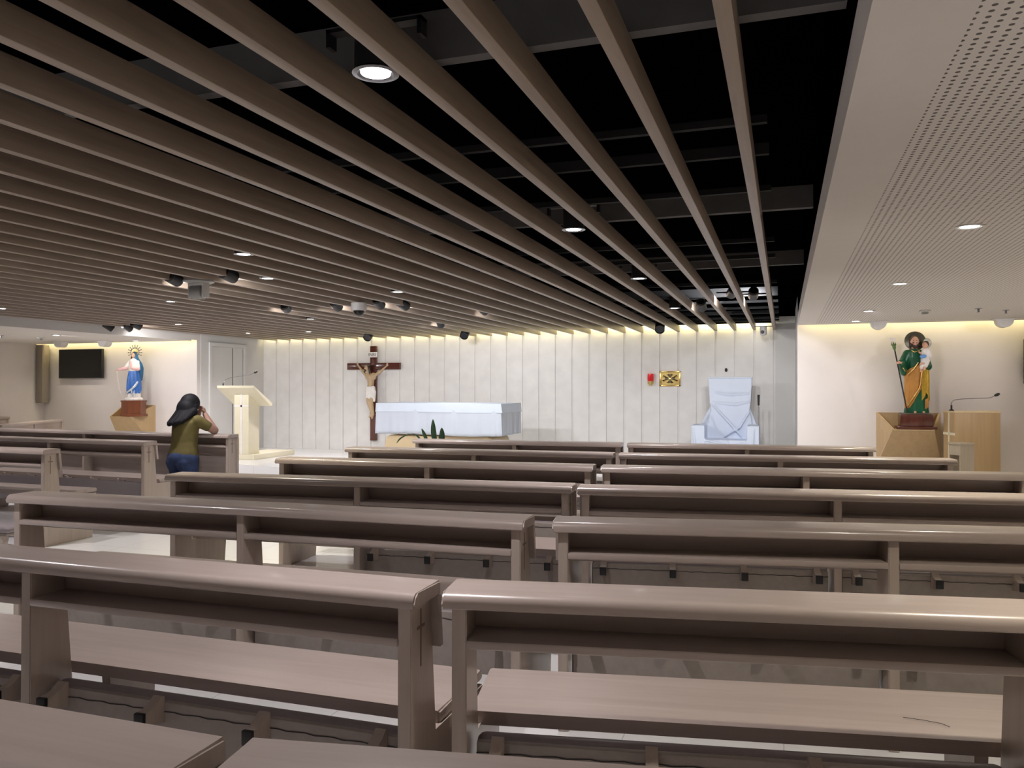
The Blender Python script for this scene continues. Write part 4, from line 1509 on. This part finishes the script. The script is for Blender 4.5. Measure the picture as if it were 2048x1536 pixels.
# ---------------------------------------------------------------- crowned statue on the left
t = thing('statue', 'painted statue of a woman in blue mantle and rayed crown holding a rosary', 'statue', (-11.08, 11.36, 0.866), R(12))
bm = bmesh.new()
hexp = lambda r: [(r * math.cos(PI / 3 * k + PI / 6), r * 0.8 * math.sin(PI / 3 * k + PI / 6)) for k in range(6)]
prism(bm, hexp(0.24), 2, -0.012, 0.03)
prism(bm, hexp(0.215), 2, 0.028, 0.25)
prism(bm, hexp(0.23), 2, 0.249, 0.272)
build('wooden_base', bm, M['mary_base'], t, 0)
z0 = 0.27
bm = bmesh.new()
for k in range(9):
    a = 2 * PI * k / 9
    ell(bm, (0.115 * math.cos(a), 0.085 * math.sin(a), z0 + 0.02), (0.055, 0.05, 0.04))
ell(bm, (0, 0, z0 + 0.03), (0.13, 0.10, 0.06))
organic('cloud', bm, M['p_white'], t, 0.006, 3)
bm = bmesh.new()
loft(bm, [(0, 0, z0 + 0.03, 0.105, 0.085, 0.10, 12, 0), (0, 0, z0 + 0.15, 0.105, 0.085, 0.10, 12, 0.3), (0, 0, z0 + 0.25, 0.10, 0.08, 0.06, 12, 0.5), (0, 0, z0 + 0.3, 0.09, 0.07, 0.03, 12, 0.5)])
build('white_gown', bm, M['p_white'], t, 60)
bm = bmesh.new()
loft(bm, [(-0.005, 0, z0 + 0.13, 0.117, 0.094, 0.09, 9, 0.2), (0.0, 0, z0 + 0.22, 0.125, 0.098, 0.09, 9, 0.4), (0.0, 0, z0 + 0.34, 0.122, 0.094, 0.06, 9, 0.8), (0.0, 0, z0 + 0.46, 0.106, 0.082, 0.03, 9, 1.0), (0, 0, z0 + 0.53, 0.092, 0.074, 0.01, 9, 1.0)])
build('blue_mantle', bm, M['p_blue'], t, 60)
bm = bmesh.new()
tube(bm, [(0.115, -0.06, z0 + 0.34), (0.08, -0.10, z0 + 0.26), (0.02, -0.115, z0 + 0.20), (-0.05, -0.11, z0 + 0.16), (-0.10, -0.075, z0 + 0.13)], [0.018, 0.022, 0.018, 0.016, 0.012], 8)
tube(bm, [(0.02, -0.11, z0 + 0.2), (0.03, -0.11, z0 + 0.12), (0.05, -0.10, z0 + 0.07)], [0.014, 0.014, 0.008], 8)
build('silver_hem', bm, M['silver'], t, 60)
bm = bmesh.new()
loft(bm, [(0, 0, z0 + 0.50, 0.088, 0.068, 0.03, 9, 0), (0, 0, z0 + 0.60, 0.094, 0.070, 0.03, 9, 0.5), (0, 0, z0 + 0.68, 0.098, 0.066, 0.02, 9, 0.5), (0, 0, z0 + 0.735, 0.07, 0.05, 0, 9, 0), (0, 0, z0 + 0.76, 0.032, 0.032, 0, 9, 0)])
capsule(bm, (-0.080, -0.01, z0 + 0.695), (-0.12, -0.05, z0 + 0.60), 0.030, 0.032)
capsule(bm, (0.080, -0.01, z0 + 0.695), (0.11, -0.04, z0 + 0.60), 0.030, 0.030)
organic('white_bodice', bm, M['p_white'], t, 0.006, 3)
bm = bmesh.new()
capsule(bm, (-0.12, -0.05, z0 + 0.585), (-0.20, -0.12, z0 + 0.555), 0.036, 0.026)
capsule(bm, (0.115, -0.05, z0 + 0.57), (0.07, -0.12, z0 + 0.575), 0.036, 0.028)
capsule(bm, (-0.02, -0.075, z0 + 0.70), (-0.01, -0.085, z0 + 0.60), 0.014, 0.012)
organic('pink_sleeves', bm, M['p_pink'], t, 0.006, 2)
bm = bmesh.new()
hand(bm, (-0.215, -0.133, z0 + 0.55), (-0.8, -0.4, -0.1), (0, 0, 1), 0.45, 0.4, 1)
hand(bm, (0.055, -0.13, z0 + 0.578), (-0.9, -0.2, 0.0), (0, 0, 1), 0.45, 0.3, -1)
organic('hands', bm, M['p_skin'], t, 0.003, 1)
hz = z0 + 0.815
bm = bmesh.new()
capsule(bm, (0, 0.0, z0 + 0.74), (0, -0.004, z0 + 0.79), 0.024, 0.022)
ell(bm, (0, -0.012, hz), (0.036, 0.043, 0.052))
capsule(bm, (0, -0.052, hz + 0.004), (0, -0.057, hz - 0.010), 0.005, 0.007, 8)
hd = organic('head', bm, M['p_skin'], t, 0.0038, 2)
bm = bmesh.new()
for sx in (-0.013, 0.013):
    ell(bm, (sx, -0.052, hz + 0.006), (0.0055, 0.003, 0.0035))
build('eyes', bm, M['ink'], hd, 60)
bm = bmesh.new()
ell(bm, (0, 0.004, hz + 0.012), (0.042, 0.046, 0.05))
capsule(bm, (-0.035, 0.0, hz), (-0.045, -0.015, hz - 0.085), 0.016, 0.012)
capsule(bm, (0.035, 0.0, hz), (0.04, -0.01, hz - 0.07), 0.016, 0.012)
organic('hair', bm, M['p_hair'], t, 0.004, 2)
bm = bmesh.new()
loft(bm, [(0.03, 0.065, z0 + 0.36, 0.085, 0.035, 0.08, 7, 0), (0.045, 0.06, z0 + 0.48, 0.095, 0.04, 0.06, 7, 0.4), (0.062, 0.03, z0 + 0.58, 0.104, 0.066, 0.05, 7, 0.6), (0.048, 0.022, z0 + 0.67, 0.094, 0.064, 0.03, 7, 0.8),
          (0.025, 0.022, z0 + 0.76, 0.052, 0.042, 0, 7, 1), (0.008, 0.016, hz + 0.01, 0.047, 0.045, 0, 7, 1), (0.002, 0.012, hz + 0.05, 0.036, 0.036, 0, 7, 1), (0, 0.01, hz + 0.067, 0.012, 0.012, 0, 7, 1)])
build('teal_veil', bm, M['p_teal'], t, 60)
bm = bmesh.new()
c = Vector((0.0, 0.03, hz + 0.055))
tube(bm, [c + Vector((0.078 * math.cos(a), 0, 0.078 * math.sin(a))) for a in [2 * PI * i / 28 for i in range(29)]], 0.006, 8, False)
for k in range(11):
    a = R(-25 + 230 * k / 10)
    d = Vector((math.cos(a), 0, math.sin(a)))
    tube(bm, [c + d * 0.078, c + d * 0.115, c + d * 0.128], [0.006, 0.005, 0.003], 6)
    ell(bm, c + d * 0.130, (0.009, 0.007, 0.009))
build('ray_crown', bm, M['bronze'], t, 60)
bm = bmesh.new()
lathe(bm, [(0, 0), (0.06, 0), (0.06, 0.003), (0, 0.003)], c + Vector((0, 0.003, 0)), 28, Matrix.Rotation(R(90), 4, 'X'))
build('crown_disc', bm, M['brass'], t, 40)
bm = bmesh.new()
P = [(-0.235, -0.15, z0 + 0.535), (-0.225, -0.15, z0 + 0.40), (-0.195, -0.15, z0 + 0.24), (-0.15, -0.14, z0 + 0.10), (-0.12, -0.12, z0 + 0.06)]
tube(bm, P, 0.003, 6)
tube(bm, [(-0.225, -0.155, z0 + 0.535), (-0.205, -0.155, z0 + 0.40), (-0.18, -0.15, z0 + 0.24), (-0.15, -0.14, z0 + 0.10)], 0.003, 6)
build('rosary', bm, M['p_white'], t, 50)

# ---------------------------------------------------------------- right side box lectern, microphone and small desk
LX, LY, LA = 2.16, 10.93, R(21)
t = thing('box_lectern', 'box-shaped honey lectern with inlaid cross right of the bearded statue', 'lectern', (LX, LY, 0), LA)
bm = bmesh.new()
box2(bm, (-0.28, -0.12, 0.0), (0.28, 0.12, 1.07), 0.004)
build('body', bm, M['oak'], t, 40)
bm = bmesh.new()
box2(bm, (-0.285, -0.125, 1.068), (0.285, 0.125, 1.092), 0.004)
build('top_board', bm, M['cream'], t, 40)
bm = bmesh.new()
box2(bm, (-0.284, -0.012, 0.0), (-0.2795, 0.012, 1.068))
box2(bm, (-0.284, -0.12, 0.80), (-0.2795, 0.12, 0.83))
build('cross_strips', bm, M['cream_pale'], t, 0)
p0 = Vector((LX, LY, 0)) + Euler((0, 0, LA)).to_matrix() @ Vector((-0.25, 0.0, 1.0915))
gooseneck('gooseneck_microphone', 'long gooseneck microphone arched over the box lectern',
          [p0, p0 + Vector((0.0, 0, 0.09)), p0 + Vector((0.05, 0.0, 0.135)), p0 + Vector((0.25, 0.0, 0.150)), p0 + Vector((0.40, 0.0, 0.158)), p0 + Vector((0.47, 0.0, 0.190))], tuple(p0), None)
t = thing('prayer_desk', 'small grey wooden prayer desk standing before the box lectern', 'prayer desk', (1.885, 10.05, 0), R(35))
bm = bmesh.new()
box2(bm, (-0.105, -0.085, 0.735), (0.105, 0.09, 0.757), 0.006)
build('top_board', bm, M['greycab'], t, 40)
for s_ in (-1, 1):
    bm = bmesh.new()
    if s_ > 0:
        box2(bm, (-0.095, -0.08, 0.0), (0.095, -0.064, 0.736), 0.003)
    else:
        box2(bm, (-0.095, 0.066, 0.0), (0.095, 0.082, 0.736), 0.003)
    build('side_panel', bm, M['greycab'], t, 40)
bm = bmesh.new()
box2(bm, (-0.096, -0.065, 0.62), (-0.08, 0.067, 0.736), 0.003)
build('apron', bm, M['greycab'], t, 40)
bm = bmesh.new()
box2(bm, (-0.095, -0.065, 0.1), (0.095, 0.067, 0.13), 0.003)
build('foot_board', bm, M['greycab'], t, 40)

# ---------------------------------------------------------------- low benches far left
def front_bench(loc, rz, L, label, two=True):
    t = thing('front_bench', label, 'bench', loc, rz, 'low benches along the left wall')
    bm = bmesh.new()
    box2(bm, (-L / 2, -0.16, 0.80), (L / 2, 0.02, 0.84), 0.006)
    build('ledge', bm, M['pew'], t, 40)
    for i in range(2):
        x0 = -L / 2 + 0.02 + i * L / 2
        bm = bmesh.new()
        box2(bm, (x0, -0.02, 0.12), (x0 + L / 2 - 0.04, 0.0, 0.80), 0.004)
        build('panel', bm, M['pew'], t, 40)
    for x in (-L / 2 + 0.03, L / 2 - 0.03):
        bm = bmesh.new()
        box2(bm, (x - 0.02, -0.15, 0), (x + 0.02, 0.01, 0.80), 0.004)
        build('end_panel', bm, M['pew_up'], t, 40)


front_bench((-11.0, 9.28, 0), R(-63), 2.1, 'low bench turned inward beyond the far left pews')
front_bench((-13.25, 9.95, 0), R(-80), 1.7, 'low bench farthest left against the side wall')

# ---------------------------------------------------------------- person kneeling
PX, PY, PA = -6.43, 7.335, R(-2.8)
bm = bmesh.new()
# lower body
for s_ in (-1, 1):
    capsule(bm, (s_ * 0.072, -0.02, 0.62), (s_ * 0.095, 0.0, 0.26), 0.080, 0.058)
    capsule(bm, (s_ * 0.095, -0.01, 0.255), (s_ * 0.10, -0.40, 0.17), 0.056, 0.040)
    capsule(bm, (s_ * 0.10, -0.40, 0.17), (s_ * 0.10, -0.47, 0.06), 0.036, 0.030)
ell(bm, (0, -0.03, 0.64), (0.14, 0.11, 0.11))
# torso and shoulders
capsule(bm, (0, -0.01, 0.70), (0, 0.02, 0.86), 0.12, 0.125)
capsule(bm, (0, 0.02, 0.86), (0, 0.05, 0.98), 0.125, 0.11)
capsule(bm, (-0.12, 0.05, 1.00), (0.12, 0.05, 1.00), 0.06, 0.06)
# neck and head bowed a little
capsule(bm, (0, 0.055, 1.02), (0, 0.085, 1.11), 0.050, 0.046)
ell(bm, (0, 0.105, 1.185), (0.072, 0.09, 0.11), (-0.25, 0, 0))
capsule(bm, (0, 0.19, 1.18), (0, 0.203, 1.162), 0.012, 0.015, 8)
ell(bm, (0.072, 0.095, 1.175), (0.012, 0.018, 0.028))
ell(bm, (-0.072, 0.095, 1.175), (0.012, 0.018, 0.028))
for s_ in (-1, 1):
    sh, el, wr = Vector((s_ * 0.165, 0.05, 1.00)), Vector((s_ * 0.255, 0.19, 0.885)), Vector((s_ * 0.045, 0.27, 1.065))
    capsule(bm, sh, el, 0.054, 0.048)
    capsule(bm, el, wr, 0.047, 0.028)
for s_ in (-1, 1):
    hand(bm, (s_ * 0.035, 0.275, 1.075), (-s_ * 0.25, -0.10, 0.9), (s_ * 0.6, 0.8, 0.1), 0.95, 0.55, s_)
per = organic('person', bm, M['skin'], None, 0.0075, 3)
per.location = (PX, PY, 0)
per.rotation_euler = (0, 0, PA)
tag(per, 'person with long black hair kneeling in olive shirt and jeans, hands clasped', 'person')
bm = bmesh.new()
for s_ in (-1, 1):
    ell(bm, (s_ * 0.028, 0.185, 1.20), (0.011, 0.006, 0.006))
build('eyes', bm, M['ink'], per, 60)
bm = bmesh.new()
ell(bm, (0, 0.188, 1.135), (0.022, 0.006, 0.006))
build('mouth', bm, M['p_pink'], per, 60)
# shirt
bm = bmesh.new()
loft(bm, [(0, -0.018, 0.600, 0.176, 0.145, 0.02, 7, 0.2), (0, -0.015, 0.650, 0.170, 0.140, 0.02, 7, 0.4), (0, -0.01, 0.70, 0.158, 0.130, 0.02, 7, 0.9), (0, 0.0, 0.76, 0.150, 0.128, 0.02, 7, 1.4), (0, 0.01, 0.84, 0.152, 0.132, 0.012, 5, 0), (0, 0.02, 0.92, 0.160, 0.130, 0.008, 5, 0), (0, 0.03, 0.98, 0.170, 0.118, 0, 5, 0),
          (0, 0.045, 1.03, 0.150, 0.09, 0, 5, 0), (0, 0.055, 1.065, 0.085, 0.068, 0, 5, 0)], 40)
for s_ in (-1, 1):
    capsule(bm, (s_ * 0.150, 0.045, 0.995), (s_ * 0.212, 0.125, 0.935), 0.069, 0.060)
organic('shirt', bm, M['shirt'], per, 0.008, 3)
# jeans
bm = bmesh.new()
ell(bm, (0, -0.035, 0.575), (0.178, 0.145, 0.125))
capsule(bm, (-0.07, -0.075, 0.53), (-0.07, -0.07, 0.50), 0.095, 0.085)
capsule(bm, (0.07, -0.075, 0.53), (0.07, -0.07, 0.50), 0.095, 0.085)
loft(bm, [(0, -0.02, 0.58, 0.168, 0.130, 0, 5, 0), (0, -0.015, 0.66, 0.154, 0.124, 0, 5, 0), (0, -0.012, 0.685, 0.150, 0.122, 0, 5, 0)])
for s_ in (-1, 1):
    capsule(bm, (s_ * 0.085, -0.02, 0.56), (s_ * 0.095, 0.0, 0.265), 0.108, 0.072)
    capsule(bm, (s_ * 0.095, -0.01, 0.26), (s_ * 0.10, -0.40, 0.17), 0.066, 0.052)
organic('jeans', bm, M['jeans'], per, 0.009, 3)
# hair falling over the back
bm = bmesh.new()
ell(bm, (0, 0.085, 1.195), (0.106, 0.115, 0.112), (-0.2, 0, 0))
ell(bm, (-0.005, 0.035, 1.12), (0.118, 0.10, 0.13), (0.15, 0, 0))
for k in range(11):
    u = k / 10
    x = -0.105 + 0.21 * u
    back = 0.085 * (1 - (2 * u - 1) ** 2)
    capsule(bm, (x * 0.9, 0.035 - back * 0.6, 1.10), (x * 1.08 - 0.030, -0.075 - back, 0.965 + 0.045 * u ** 3 - 0.008 * math.sin(k * 2.3)), 0.052, 0.026, 10)
capsule(bm, (-0.09, 0.06, 1.12), (-0.165, 0.01, 0.985), 0.045, 0.020, 10)
capsule(bm, (-0.09, 0.08, 1.16), (-0.125, 0.10, 1.03), 0.032, 0.020, 10)
capsule(bm, (0.085, 0.07, 1.16), (0.105, 0.04, 1.05), 0.036, 0.020, 10)
organic('hair', bm, M['hair'], per, 0.008, 3)
for s_ in (-1, 1):
    bm = bmesh.new()
    capsule(bm, (s_ * 0.10, -0.43, 0.135), (s_ * 0.10, -0.475, 0.045), 0.044, 0.038)
    ell(bm, (s_ * 0.10, -0.47, 0.035), (0.045, 0.05, 0.033))
    organic('shoe', bm, M['shoe'], per, 0.008, 2)

# a stray dark hair on the second pew's seat
bm = bmesh.new()
base = Vector((0.318, 2.480, 0.4495))
tube(bm, [base, base + Vector((0.05, -0.003, 0)), base + Vector((0.095, -0.012, 0)), base + Vector((0.112, -0.03, 0))], 0.0009, 5)
o = build('hair_strand', bm, M['ink'], None, 0)
tag(o, 'single dark hair lying on the pink-lit seat of the second pew', 'hair')
